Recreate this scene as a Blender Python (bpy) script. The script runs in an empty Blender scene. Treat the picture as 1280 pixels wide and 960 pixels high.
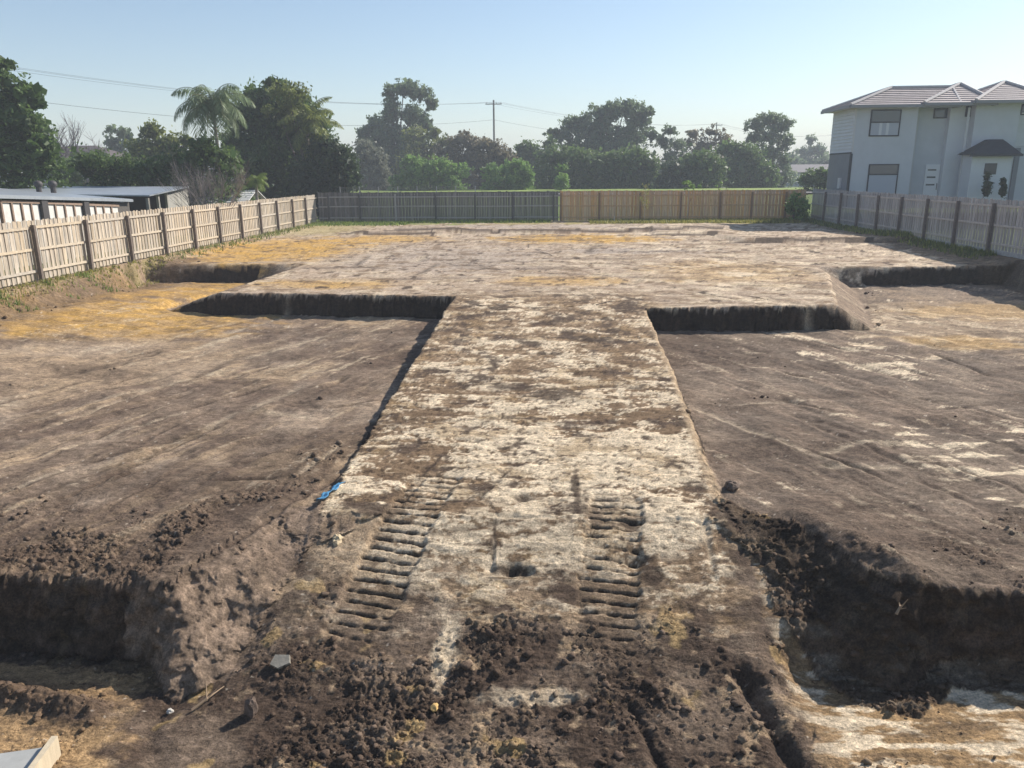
import bpy, math, random
import numpy as np
from mathutils import Vector, Matrix

random.seed(7); RS = np.random.RandomState(11)
SC = bpy.context.scene
C = SC.collection
PI = math.pi

# ------------------------------------------------------------------ camera, sky, sun
W_, H_, F_ = 1280, 960, 968.0
PITCH, YAW, ROLL, CZ = math.radians(15.2), math.radians(2.85), math.radians(-0.4), 3.3
cam_d = bpy.data.cameras.new('camera'); cam = bpy.data.objects.new('camera', cam_d); C.objects.link(cam)
cam_d.sensor_width = 36; cam_d.lens = F_ / W_ * 36; cam_d.clip_start = 0.1; cam_d.clip_end = 5000
RM = Matrix.Rotation(YAW, 4, 'Z') @ Matrix.Rotation(PI/2 - PITCH, 4, 'X') @ Matrix.Rotation(ROLL, 4, 'Z')
cam.matrix_world = Matrix.Translation((0, 0, CZ)) @ RM
SC.camera = cam

SUN_EL, SUN_AZ = math.radians(35), math.radians(52)      # azimuth to the right of +Y
world = bpy.data.worlds.new('World'); SC.world = world; world.use_nodes = True
wn = world.node_tree; bg = wn.nodes['Background']
sky = wn.nodes.new('ShaderNodeTexSky'); sky.sky_type = 'NISHITA'; sky.sun_disc = False
sky.sun_elevation = SUN_EL; sky.sun_rotation = SUN_AZ; sky.air_density = 1.0; sky.dust_density = .45; sky.ozone_density = 1.6
wn.links.new(sky.outputs[0], bg.inputs[0]); bg.inputs[1].default_value = 0.094
sl = bpy.data.lights.new('sun', 'SUN'); sl.energy = 5.0; sl.angle = math.radians(0.55); sl.color = (1, .93, .83)
sun = bpy.data.objects.new('sun', sl); C.objects.link(sun)
sdir = Vector((math.sin(SUN_AZ)*math.cos(SUN_EL), math.cos(SUN_AZ)*math.cos(SUN_EL), math.sin(SUN_EL)))
sun.rotation_euler = sdir.to_track_quat('Z', 'Y').to_euler(); sun.location = (30, 20, 40)
SC.view_settings.view_transform = 'Standard'; SC.view_settings.look = 'None'
SC.view_settings.exposure = 0.6; SC.view_settings.gamma = 1
SC.cycles.volume_bounces = 0; SC.cycles.transparent_max_bounces = 12
SC.cycles.max_bounces = 6

def ray(x, y): return (RM.to_3x3() @ Vector(((x-W_/2)/F_, -(y-H_/2)/F_, -1)))
def at(x, y, D):
    d = ray(x, y); return d*(D/d.y) + Vector((0, 0, CZ))
def atz(x, y, z):
    d = ray(x, y); return d*((z-CZ)/d.z) + Vector((0, 0, CZ))
def ppm(D): return F_*1.04/D                              # pixels of the 1280 photo per metre at distance D

# ------------------------------------------------------------------ helpers
def tag(o, label=None, cat=None, group=None, kind=None):
    if label: o['label'] = label
    if cat: o['category'] = cat
    if group: o['group'] = group
    if kind: o['kind'] = kind
    return o
def link(name, me, mat=None, parent=None, loc=None):
    o = bpy.data.objects.new(name, me); C.objects.link(o)
    if mat is not None and len(me.materials) == 0: me.materials.append(mat)
    if parent: o.parent = parent
    if loc is not None: o.location = loc
    return o
def thing(name, loc, label, cat, group=None, rz=0):
    o = bpy.data.objects.new(name, None); C.objects.link(o); o.location = loc; o.rotation_euler = (0, 0, rz)
    o.empty_display_size = .2
    return tag(o, label, cat, group)
def npmesh(name, V, Fc, smooth=False):
    """V (n,3); Fc (m,k) faces all of one size."""
    me = bpy.data.meshes.new(name); V = np.asarray(V, np.float32); Fc = np.asarray(Fc, np.int32)
    k = Fc.shape[1]
    me.vertices.add(len(V)); me.vertices.foreach_set('co', V.ravel())
    me.loops.add(Fc.size); me.loops.foreach_set('vertex_index', Fc.ravel())
    me.polygons.add(len(Fc)); me.polygons.foreach_set('loop_start', np.arange(0, Fc.size, k, dtype=np.int32))
    me.polygons.foreach_set('loop_total', np.full(len(Fc), k, np.int32))
    if smooth: me.polygons.foreach_set('use_smooth', np.ones(len(Fc), bool))
    me.update(calc_edges=True); return me
def fattr(me, name, a):
    t = me.attributes.new(name, 'FLOAT', 'POINT'); t.data.foreach_set('value', np.asarray(a, np.float32))
def cattr(me, name, a):
    a = np.asarray(a, np.float32); a = np.concatenate([a, np.ones((len(a), 1), np.float32)], 1)
    t = me.attributes.new(name, 'FLOAT_COLOR', 'POINT'); t.data.foreach_set('color', a.ravel())
class MB:
    def __init__(s): s.v = []; s.f = []
    def box(s, a, b, M=None):
        i = len(s.v); P = [(x, y, z) for x in (a[0], b[0]) for y in (a[1], b[1]) for z in (a[2], b[2])]
        if M is not None: P = [tuple(M @ Vector(p)) for p in P]
        s.v += P; s.f += [(i, i+1, i+3, i+2), (i+4, i+6, i+7, i+5), (i, i+4, i+5, i+1), (i+2, i+3, i+7, i+6), (i, i+2, i+6, i+4), (i+1, i+5, i+7, i+3)]
        return s
    def prism(s, pts, d):
        """closed polygon pts (3D) extruded by vector d"""
        i = len(s.v); n = len(pts); d = Vector(d)
        s.v += [tuple(p) for p in pts] + [tuple(Vector(p)+d) for p in pts]
        s.f += [tuple(range(i, i+n))[::-1], tuple(range(i+n, i+2*n))]
        s.f += [(i+k, i+(k+1) % n, i+n+(k+1) % n, i+n+k) for k in range(n)]; return s
    def tube(s, pts, rad, n=6):
        pts = [Vector(p) for p in pts]; i = len(s.v); m = len(pts)
        for k, p in enumerate(pts):
            t = (pts[min(k+1, m-1)] - pts[max(k-1, 0)]).normalized()
            u = t.cross(Vector((0, 0, 1)) if abs(t.z) < .9 else Vector((1, 0, 0))).normalized(); w = t.cross(u)
            r = rad[k] if hasattr(rad, '__len__') else rad
            for j in range(n): s.v.append(tuple(p + u*math.cos(j*2*PI/n)*r + w*math.sin(j*2*PI/n)*r))
        for k in range(m-1):
            for j in range(n):
                a = i+k*n+j; b = i+k*n+(j+1) % n; s.f.append((a, b, b+n, a+n))
        s.f.append(tuple(range(i, i+n))[::-1]); s.f.append(tuple(range(i+(m-1)*n, i+m*n))); return s
    def ball(s, c, r, n=8, m=6, jit=0, rng=random):
        i = len(s.v); r = (r, r, r) if not hasattr(r, '__len__') else r
        for a in range(1, m):
            for b in range(n):
                th = PI*a/m; ph = 2*PI*b/n; q = 1 + jit*(rng.random()-.5)
                s.v.append((c[0]+r[0]*q*math.sin(th)*math.cos(ph), c[1]+r[1]*q*math.sin(th)*math.sin(ph), c[2]+r[2]*q*math.cos(th)))
        t = len(s.v); s.v += [(c[0], c[1], c[2]+r[2]), (c[0], c[1], c[2]-r[2])]
        for a in range(m-2):
            for b in range(n):
                p = i+a*n+b; q = i+a*n+(b+1) % n; s.f.append((p, p+n, q+n, q))
        for b in range(n): s.f += [(t, i+b, i+(b+1) % n), (t+1, i+(m-2)*n+(b+1) % n, i+(m-2)*n+b)]
        return s
    def mesh(s, name, smooth=False):
        me = bpy.data.meshes.new(name); me.from_pydata(s.v, [], s.f); me.update()
        if smooth: me.polygons.foreach_set('use_smooth', [True]*len(me.polygons))
        return me
    def build(s, name, mat, parent=None, smooth=False): return link(name, s.mesh(name, smooth), mat, parent)

# ------------------------------------------------------------------ numpy noise
def _h(ix, iy, s):
    ix = ix.astype(np.uint32); iy = iy.astype(np.uint32)
    n = ix*np.uint32(374761393) + iy*np.uint32(668265263) + np.uint32(s)*np.uint32(2246822519)
    n = (n ^ (n >> np.uint32(13)))*np.uint32(1274126177); n = n ^ (n >> np.uint32(16)); return n
def pn(x, y, s=0):
    """gradient noise, about -1..1"""
    with np.errstate(over='ignore'):
        xf = np.floor(x); yf = np.floor(y); ix = xf.astype(np.int64); iy = yf.astype(np.int64); fx = x-xf; fy = y-yf
        u = fx*fx*fx*(fx*(fx*6-15)+10); v = fy*fy*fy*(fy*(fy*6-15)+10)
        def g(dx, dy):
            a = (_h(ix+dx, iy+dy, s) & np.uint32(1023)).astype(np.float64)*(2*PI/1024)
            return np.cos(a)*(fx-dx) + np.sin(a)*(fy-dy)
        n00, n10, n01, n11 = g(0, 0), g(1, 0), g(0, 1), g(1, 1)
        return ((n00*(1-u)+n10*u)*(1-v) + (n01*(1-u)+n11*u)*v)*1.5
def fbm(x, y, o=4, s=0, gain=.5):
    t = 0; a = 1; f = 1; n = 0
    for k in range(o): t = t + a*pn(x*f+k*17.3, y*f-k*9.1, s+k); n += a; a *= gain; f *= 2.03
    return t/n*1.6
def billow(x, y, o=3, s=0):
    t = 0; a = 1; f = 1; n = 0
    for k in range(o): t = t + a*(1-2*np.abs(pn(x*f+k*7.7, y*f+k*3.3, s+k))); n += a; a *= .5; f *= 2.1
    return t/n
def rot(x, y, deg):
    c, s = math.cos(math.radians(deg)), math.sin(math.radians(deg)); return x*c+y*s, -x*s+y*c
def sst(a, b, x): t = np.clip((x-a)/(b-a), 0, 1); return t*t*(3-2*t)
def yw_(y): return np.interp(y, [-5, 8, 14, 22, 60, 900], [-5, 8, 12.6, 16.8, 30, 300])
def sdpoly(x, y, P):
    """signed distance, positive inside"""
    d = np.full(x.shape, 1e9); ins = np.zeros(x.shape, bool); n = len(P)
    for i in range(n):
        ax, ay = P[i]; bx, by = P[(i+1) % n]; ex, ey = bx-ax, by-ay
        t = np.clip(((x-ax)*ex+(y-ay)*ey)/(ex*ex+ey*ey), 0, 1)
        d = np.minimum(d, np.hypot(x-ax-t*ex, y-ay-t*ey))
        c = (ay > y) != (by > y); ins ^= c & (x < (bx-ax)*(y-ay)/(by-ay+1e-12)+ax)
    return np.where(ins, d, -d)
def polyd(x, y, P):
    """distance across and length along an open polyline"""
    best = np.full(x.shape, 1e9); s_ = np.zeros(x.shape); sg = np.zeros(x.shape); acc = 0
    for (ax, ay), (bx, by) in zip(P[:-1], P[1:]):
        ex, ey = bx-ax, by-ay; L = math.hypot(ex, ey)
        tr = ((x-ax)*ex+(y-ay)*ey)/(L*L); t = np.clip(tr, 0, 1); d = np.hypot(x-ax-t*ex, y-ay-t*ey)
        m = d < best; best = np.where(m, d, best); s_ = np.where(m, acc+t*L, s_)
        sg = np.where(m, ((x-ax)*ey-(y-ay)*ex)/L, sg); acc += L
    return best, s_, sg

# ------------------------------------------------------------------ the cut building site as a height function of world x, y
PAD = [(-2.72, -2), (-2.72, 8.6), (-2.62, 21.5), (-11.7, 22.3), (-11.0, 29.2), (-15.9, 28.9), (-40, 28.7), (-40, 90), (60, 90), (60, 28.9),
       (16.5, 28.45), (11.0, 28.0), (10.6, 26.7), (8.35, 20.1), (2.42, 19.65), (2.3, 14), (2.05, 8.6), (2.05, -2)]
LQ = [(-2.4, 40), (-2.4, 9.1), (-3.4, 8.3), (-3.8, 6.72), (-5.7, 6.88), (-9, 7.0), (-40, 7.3), (-40, 40)]
RQ = [(1.9, 40), (1.9, 9.3), (2.75, 8.35), (3.42, 6.98), (4.77, 6.95), (8, 7.2), (50, 8.2), (50, 40)]
TRL = [(-1.42, 9.7), (-1.92, 6.75), (-2.12, 6.0)]
TRR = [(.86, 9.1), (.50, 6.2)]
SCARPS = [([(-8.9, 43.4), (-3, 43.0), (3, 43.3), (9.2, 44.4)], .16), ([(-11.2, 42.6), (-6.6, 42.2)], .14), ([(8.6, 37.0), (12, 37.4), (16.4, 37.0)], .2),
          ([(5.3, 41.3), (8.4, 41.5)], .12)]
# straight blade marks and ruts on the floors: (x0,y0,x1,y1,depth)
RUTS = [(-9.1, 12.3, -8.2, 15.3, .05), (-7.98, 11.7, -6.7, 13.5, .06), (-6.3, 8.6, -5.5, 10.0, .06), (-6.6, 12.2, -5.1, 14.6, .03), (6.0, 19.0, 7.0, 17.1, .07), (8.5, 17.4, 8.7, 15.0, .06),
        (3.7, 11.0, 4.6, 9.5, .04), (7.0, 16.5, 7.6, 14.9, .05), (4.1, 13.6, 4.9, 12.6, .05), (8.8, 14.3, 9.1, 12.2, .04), (.72, 6.1, .98, 5.2, .06), (-4.6, 9.4, -3.5, 9.5, .03),
        (-9.9, 16.0, -8.5, 17.9, .03), (-3.9, 12.6, -3.0, 13.3, .04), (4.6, 15.6, 5.3, 14.7, .04)]

_rs = np.random.RandomState(99); SCR = []
def _scr(n, xr, yr, ang, jit, Lr, wr, dr):
    for _ in range(n):
        cx, cy = _rs.uniform(*xr), 1/_rs.uniform(1/yr[1], 1/yr[0]); a = math.radians(ang+_rs.uniform(-jit, jit)); L = _rs.uniform(*Lr); w = _rs.uniform(*wr)*(1+cy/16)
        SCR.append((cx-math.cos(a)*L/2, cy-math.sin(a)*L/2, cx+math.cos(a)*L/2, cy+math.sin(a)*L/2, w, _rs.uniform(*dr), _rs.choice([-1, -1, 1])))
_scr(46, (-10, -3.2), (8.3, 21), 68, 16, (1.0, 4.5), (.02, .06), (.015, .035)); _scr(8, (-9, -3.2), (8.6, 16), -35, 20, (.6, 1.6), (.04, .09), (.01, .02))
_scr(46, (3, 13), (8.6, 25), -62, 12, (1.0, 4.5), (.02, .06), (.015, .035)); _scr(8, (3.2, 9), (8.8, 16), 20, 20, (.8, 2.0), (.03, .08), (.01, .02))
_scr(26, (-9, 9), (23, 42), 0, 14, (1.5, 6), (.05, .12), (.03, .06)); _scr(10, (-8, 8), (24, 40), 70, 25, (2, 5), (.04, .08), (.03, .05)); _scr(14, (-2.2, 1.9), (7.6, 20), 4, 14, (.5, 2.0), (.012, .03), (.01, .025)); _scr(8, (-2.2, 1.9), (7.6, 20), 88, 20, (.5, 1.6), (.012, .03), (.01, .025))
def terrain(x, y):
    """returns z and a dict of fields used for the soil colours"""
    x = np.asarray(x, float); y = np.asarray(y, float)
    e1 = fbm(x*1.3, y*1.3, 3, 3); e2 = fbm(x*5, y*5, 3, 5); far = np.clip(y/20, 0, 1)
    # ramp in the middle
    zs = np.interp(y, [2, 5.2, 6, 7, 8.4, 20, 24, 56, 68, 80, 600], [-1.5, -1.42, -1.30, -1.0, -.6, 0, .0, .3, .9, 1.4, 1.5])
    low = np.where(y > 8.4, -.6, np.interp(y, [2, 5.2, 6.0, 7.0, 8.4], [-1.52, -1.44, -1.33, -1.04, -.68]))
    side = sst(-2.7, -3.4, x)*sst(7.2, 6.8, y) + sst(2.0, 2.5, x)*sst(7.0, 6.5, y)
    low = low*(1-side) + np.where(x < 0, -1.37, -1.40)*side
    fl = -.62 + .03*e1 + np.interp(x, [-14.3, -10, 9, 17], [.34, 0, 0, .04])*np.where(x < 0, sst(27.5, 23.5, y)*.9+.1, 1)
    fl = fl + .17*np.exp(-((polyd(x, y, [(2.95, 8.4), (3.6, 7.15)])[0])/.28)**2) + .05*np.exp(-((polyd(x, y, [(-3.4, 8.4), (-3.9, 7.0)])[0])/.4)**2)
    sl_ = sdpoly(x, y, LQ) + .06*e1 + .05*e2; wl = .24 + .60*sst(-4.0, -3.4, x)
    tl = np.clip((sl_+wl)/wl, 0, 1)
    sr = sdpoly(x, y, RQ) + .05*e1 + .045*e2; wr = .24 + .42*sst(3.9, 3.2, x)
    tr = np.clip((sr+wr)/wr, 0, 1)
    t = np.maximum(tl, tr)
    z = low*(1-t) + fl*t
    sp = sdpoly(x, y, PAD) + .025*e1 + .03*e2
    exl = np.interp(y, [22.25, 29.6], [-9.8, -9.25]); exr = np.interp(y, [19.85, 26.7], [7.34, 9.42])
    cl = (x < exl+.05) & (y < 28.7) & (x < -9); cr = (x > exr-.05) & (y < 27.5) & (x > 7)
    w = np.where((x < -11.3) & (y > 22.6) & (y < 28.6), .3, np.where((x > 8.3) & (x < 11.2) & (y > 20.5) & (y < 27.6), .3, np.where(y > 27, .2, .10)))
    zs = zs - .64*np.clip((exl+.1-x)/1.8, 0, 1)*sst(29.3, 28.6, y)*(x < -9)*(y > 21) - .66*np.clip((x-exr+.1)/1.05, 0, 1)*sst(28.2, 27.6, y)*(x > 7)*(y > 19)
    w = np.where((tp_dense := ((y > 21.3) & (y < 22.5)) | ((y > 19.35) & (y < 19.95)) | ((y > 27.6) & (y < 29.9))), w, np.maximum(w, .00028*y*y))
    w = np.where((x > -3) & (x < 2.6) & (y < 9), .35, w)
    tp = np.clip((sp+w)/w, 0, 1); tp = np.where(y < 8.6, tp*sst(6.9, 8.6, y), tp)
    z = z*(1-tp) + zs*tp
    wallish = ((t > .03) & (t < .97) | (tp > .03) & (tp < .97) & (y > 8.8)).astype(float)*(1-(tp > .97))
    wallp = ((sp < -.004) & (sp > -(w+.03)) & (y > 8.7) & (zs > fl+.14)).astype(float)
    # banks below the fences
    bank = sst(-14.2-.9*sst(25, 28, y)*(y < 29.5), -15.4-.1*sst(25, 28, y), x + .25*e1) + sst(15.9, 16.7, x + .2*e1)
    bank = np.where(y > 14, bank, bank)
    zb = .22
    z = np.where(y > 52, z, z*(1-bank) + np.maximum(z, zb)*bank)
    out = sst(15.8, 17.5, np.abs(x)); z = np.where((y > 5), z*(1-out) + np.maximum(z, .24)*out, z)
    # low scarps on the far pad
    for P, hh in SCARPS:
        d, s_, sg = polyd(x, y, P); q = (s_ > .02)*np.exp(-(np.clip(-sg, 0, 9)/3.5)**2)*(sg < .12)
        z = z + hh*sst(.12, -.10, sg + .05*e1)*np.exp(-(np.clip(-sg, 0, 99)/3.5)**2)*sst(0, .6, s_)*sst(1.3, .4, d - np.abs(sg))
    # tracks of an excavator
    track = np.zeros(x.shape); grv = np.zeros(x.shape)
    for P, ph in ((TRL, 0.), (TRR, .4)):
        d, s_, sg = polyd(x, y, P); m = sst(.35, .29, np.abs(sg)+.04*e2)*sst(.02, .3, s_)*sst(.05, .0, d-np.abs(sg))
        L = 3.6 if ph == 0 else 2.9
        fade = sst(L, L-1.0, s_)*np.clip(.85+.7*fbm(x*1.7, y*1.7, 2, 31), .4, 1) if ph else sst(L, L-1.2, s_)*np.clip(1.0+.5*fbm(x*1.7, y*1.7, 2, 31), .3, 1)
        per = .15; fr = ((s_+ph+.010*e2+.006*e1) % per)/per
        g = np.clip(.35+1.6*sst(-.5, .3, fbm(x*9, y*9, 3, 33)), 0, 1.1)*np.exp(-((fr-.5)/.13)**2)*sst(.32, .28, np.abs(sg)+.05*e2)*(1-.5*np.exp(-(sg/.06)**2))
        z = z - .02*m*fade - .06*g*m*fade + .008*m*fade*sst(.58, .64, fr)*sst(1.0, .7, fr)
        track = np.maximum(track, m*fade); grv = np.maximum(grv, g*m*fade)
    rut = np.zeros(x.shape)
    for (x0, y0, x1, y1, dp) in RUTS:
        d, s_, sg = polyd(x, y, [(x0, y0), (x1, y1)]); L = math.hypot(x1-x0, y1-y0)
        g = np.exp(-((d+.02*e2)/.045)**2)*sst(-.0, .3*L, s_+.05)*sst(L, .6*L, s_-.1)
        b = np.exp(-((sg-.13)/.08)**2)*(d < .4)*sst(-.0, .3*L, s_)*sst(L, .6*L, s_)
        z = z - dp*g + dp*.5*b; rut = np.maximum(rut, g)
    sc = np.zeros(x.shape); scl_ = np.zeros(x.shape)
    for (x0, y0, x1, y1, w_, dp, sgn) in SCR:
        k = (x > min(x0, x1)-.5) & (x < max(x0, x1)+.5) & (y > min(y0, y1)-.5) & (y < max(y0, y1)+.5)
        if not k.any(): continue
        d, s_, sg = polyd(x[k], y[k], [(x0, y0), (x1, y1)]); L = math.hypot(x1-x0, y1-y0); g = np.exp(-((d+.35*w_*e2[k])/w_)**2)*sst(0, .25*L, s_+.02)*sst(L, .7*L, s_-.02)*np.clip(.8+e2[k]*.8, 0, 1)
        z[k] = z[k] - dp*g + dp*.5*np.exp(-((np.abs(sg)-1.9*w_)/w_)**2)*(d < 4*w_)*(sg > 0)*sst(0, .25*L, s_)*sst(L, .7*L, s_)
        if sgn < 0: sc[k] = np.maximum(sc[k], g)
        else: scl_[k] = np.maximum(scl_[k], g)
    # roughness of the dirt
    inpad = tp
    front = (sst(7.3, 6.3, y + .9*e1)*.8+.2*sst(7.8,7.0,y+e1))*(1 - sst(.9, 1, t)*(y > 7.3))*(1-.8*sst(2.15, 2.4, x)*(t < .05)-.6*sst(-3.5, -3.8, x)*(t < .05))
    ledge = np.exp(-((sl_-.45)/.7)**2)*(x < -3)*(y < 10.5)*1.0
    fr_l = sst(9.6, 8.3, y+.4*e1)*sst(-3.0, -3.8, x)*(t > .9)
    fr_r = sst(9.2, 7.6, y+.4*e1)*sst(2.4, 3.2, x)*(t > .9)
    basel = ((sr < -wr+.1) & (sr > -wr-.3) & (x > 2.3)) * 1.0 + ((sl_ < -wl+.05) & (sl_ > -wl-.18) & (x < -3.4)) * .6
    banks = np.exp(-((np.abs(x+14.6))/.9)**2)*(y < 30) + .7*np.exp(-((np.abs(x-16.2))/.6)**2)
    low_l = (x < -3.2)*sst(-1.15, -1.3, z)*sst(.2, .5, fbm(x*.8+3, y*2.2, 2, 77)+.15)
    patch = sst(.18, .45, fbm(x*.45, y*.7, 3, 41))
    rough = np.clip(.06 + .75*front*(z > -1.6) + .75*wallish + .6*ledge + .35*fr_l + .3*fr_r + .8*banks + .5*low_l + .28*patch*(1-inpad) + .9*basel*(y < 9) + .10*inpad*(y > 24), 0, 1)
    rough = rough*np.where((x > -4.0) & (x < -2.5) & (y < 8.6), .45, 1)*(1-.8*track)*(.45+.75*sst(-.25, .35, fbm(x*1.05, y*1.2, 3, 171)))
    rough = np.maximum(rough, .75*basel*(y < 9))
    stripm = (np.abs(x+.3) < 2.6)*(y < 22)*tp
    deff = np.clip(1.25-y/30, .35, 1)
    z = z + .016*e1*(.6+.4*far) + rough*(.045*billow(x*3.6, y*3.6, 3, 51) + .036*billow(x*10, y*10, 3, 57) + .03*billow(x*24, y*24, 2, 58))*deff - rough*.03
    z = z + (.006*fbm(x*7, y*9, 3, 61) + .008*fbm(x*2.2, y*7, 3, 63)*inpad)*(1-track*.6)
    # blade streaks on the floors
    a, b = rot(x, y, 68); kx = np.where(x < 0, 1., 0.)
    sL = .65*fbm(a*.2, b*1.3, 4, 71, .6)+.5*fbm(a*.3, b*8, 4, 72, .6); a2, b2 = rot(x, y, -62); sR = .6*fbm(a2*.22, b2*1.5, 4, 73, .6)+.55*fbm(a2*.3, b2*9, 4, 74, .6)
    st = sL*kx + sR*(1-kx); z = z + (1-inpad)*t*.012*st*(1-bank)
    # crust plates broken on the strip
    cr_ = np.abs(fbm(x*1.1, yw_(y)*3.0, 4, 81)); crack = sst(.05, .0, cr_)*stripm
    z = z - .02*crack
    yw = yw_(y)
    v = fbm(x*.8, yw*3.0, 5, 105, .6)*.5 + fbm(x*.5, y*.45, 4, 101)*.5 + fbm(x*.9, y*1.6, 4, 103)*.25 + fbm(x*2.4, yw*6, 4, 107, .6)*.45 + .3*fbm(x*11, y*14, 3, 109, .7)
    corr = sst(-2.9, -2.5, x)*sst(2.3, 2.0, x)*(y < 24)
    vs = v - .3*fbm(x*11, y*14, 3, 109, .7)
    z = z + corr*(1-track)*(.010*sst(.02, .06, vs) + .008*sst(-.25, -.21, vs) + .007*sst(.3, .33, vs))*np.clip(1.4-y/20, .4, 1)
    # two scoops on the strip
    for (cx, cy, r, dp) in ((-.32, 8.85, .11, .06), (-.62, 7.62, .07, .05), (-.40, 7.60, .09, .09), (-.22, 7.58, .06, .06), (.35, 7.1, .1, .05), (.95, 8.3, .12, .06), (.95, 7.75, .15, .07), (-1.2, 11.3, .2, .04), (.5, 14.0, .2, .04)):
        z = z - dp*np.exp(-(((x-cx)/r)**2 + ((y-cy)/(r*.8))**2)*(1+.5*e2))
    # trench beside the right hand clay
    d, s_, sg = polyd(x, y, [(1.80, 6.35), (1.97, 5.8), (2.12, 4.6)]); z = z - .13*np.exp(-(d/.085)**2)
    d, s_, sg = polyd(x, y, [(-3.4, 6.3), (-3.5, 5.6), (-3.1, 5.0)]); z = z - .05*np.exp(-(d/.12)**2)
    # heaped line of spoil in the lower left
    d, s_, sg = polyd(x, y, [(-6.5, 6.05), (-5.2, 6.0), (-4.1, 5.75)]); z = z + .11*np.exp(-(d/.13)**2)*(1+.5*e2)
    return z, dict(t=t, tp=tp, wall=wallish, wallp=wallp, rough=rough, track=track, grv=grv, rut=rut, st=st, crack=crack, front=front, fr_l=fr_l, fr_r=fr_r, e1=e1, e2=e2, bank=bank, ledge=ledge, patch=patch, basel=basel, sc=sc, scl=scl_, spl=np.exp(-(d/.2)**2), v=v)

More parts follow.
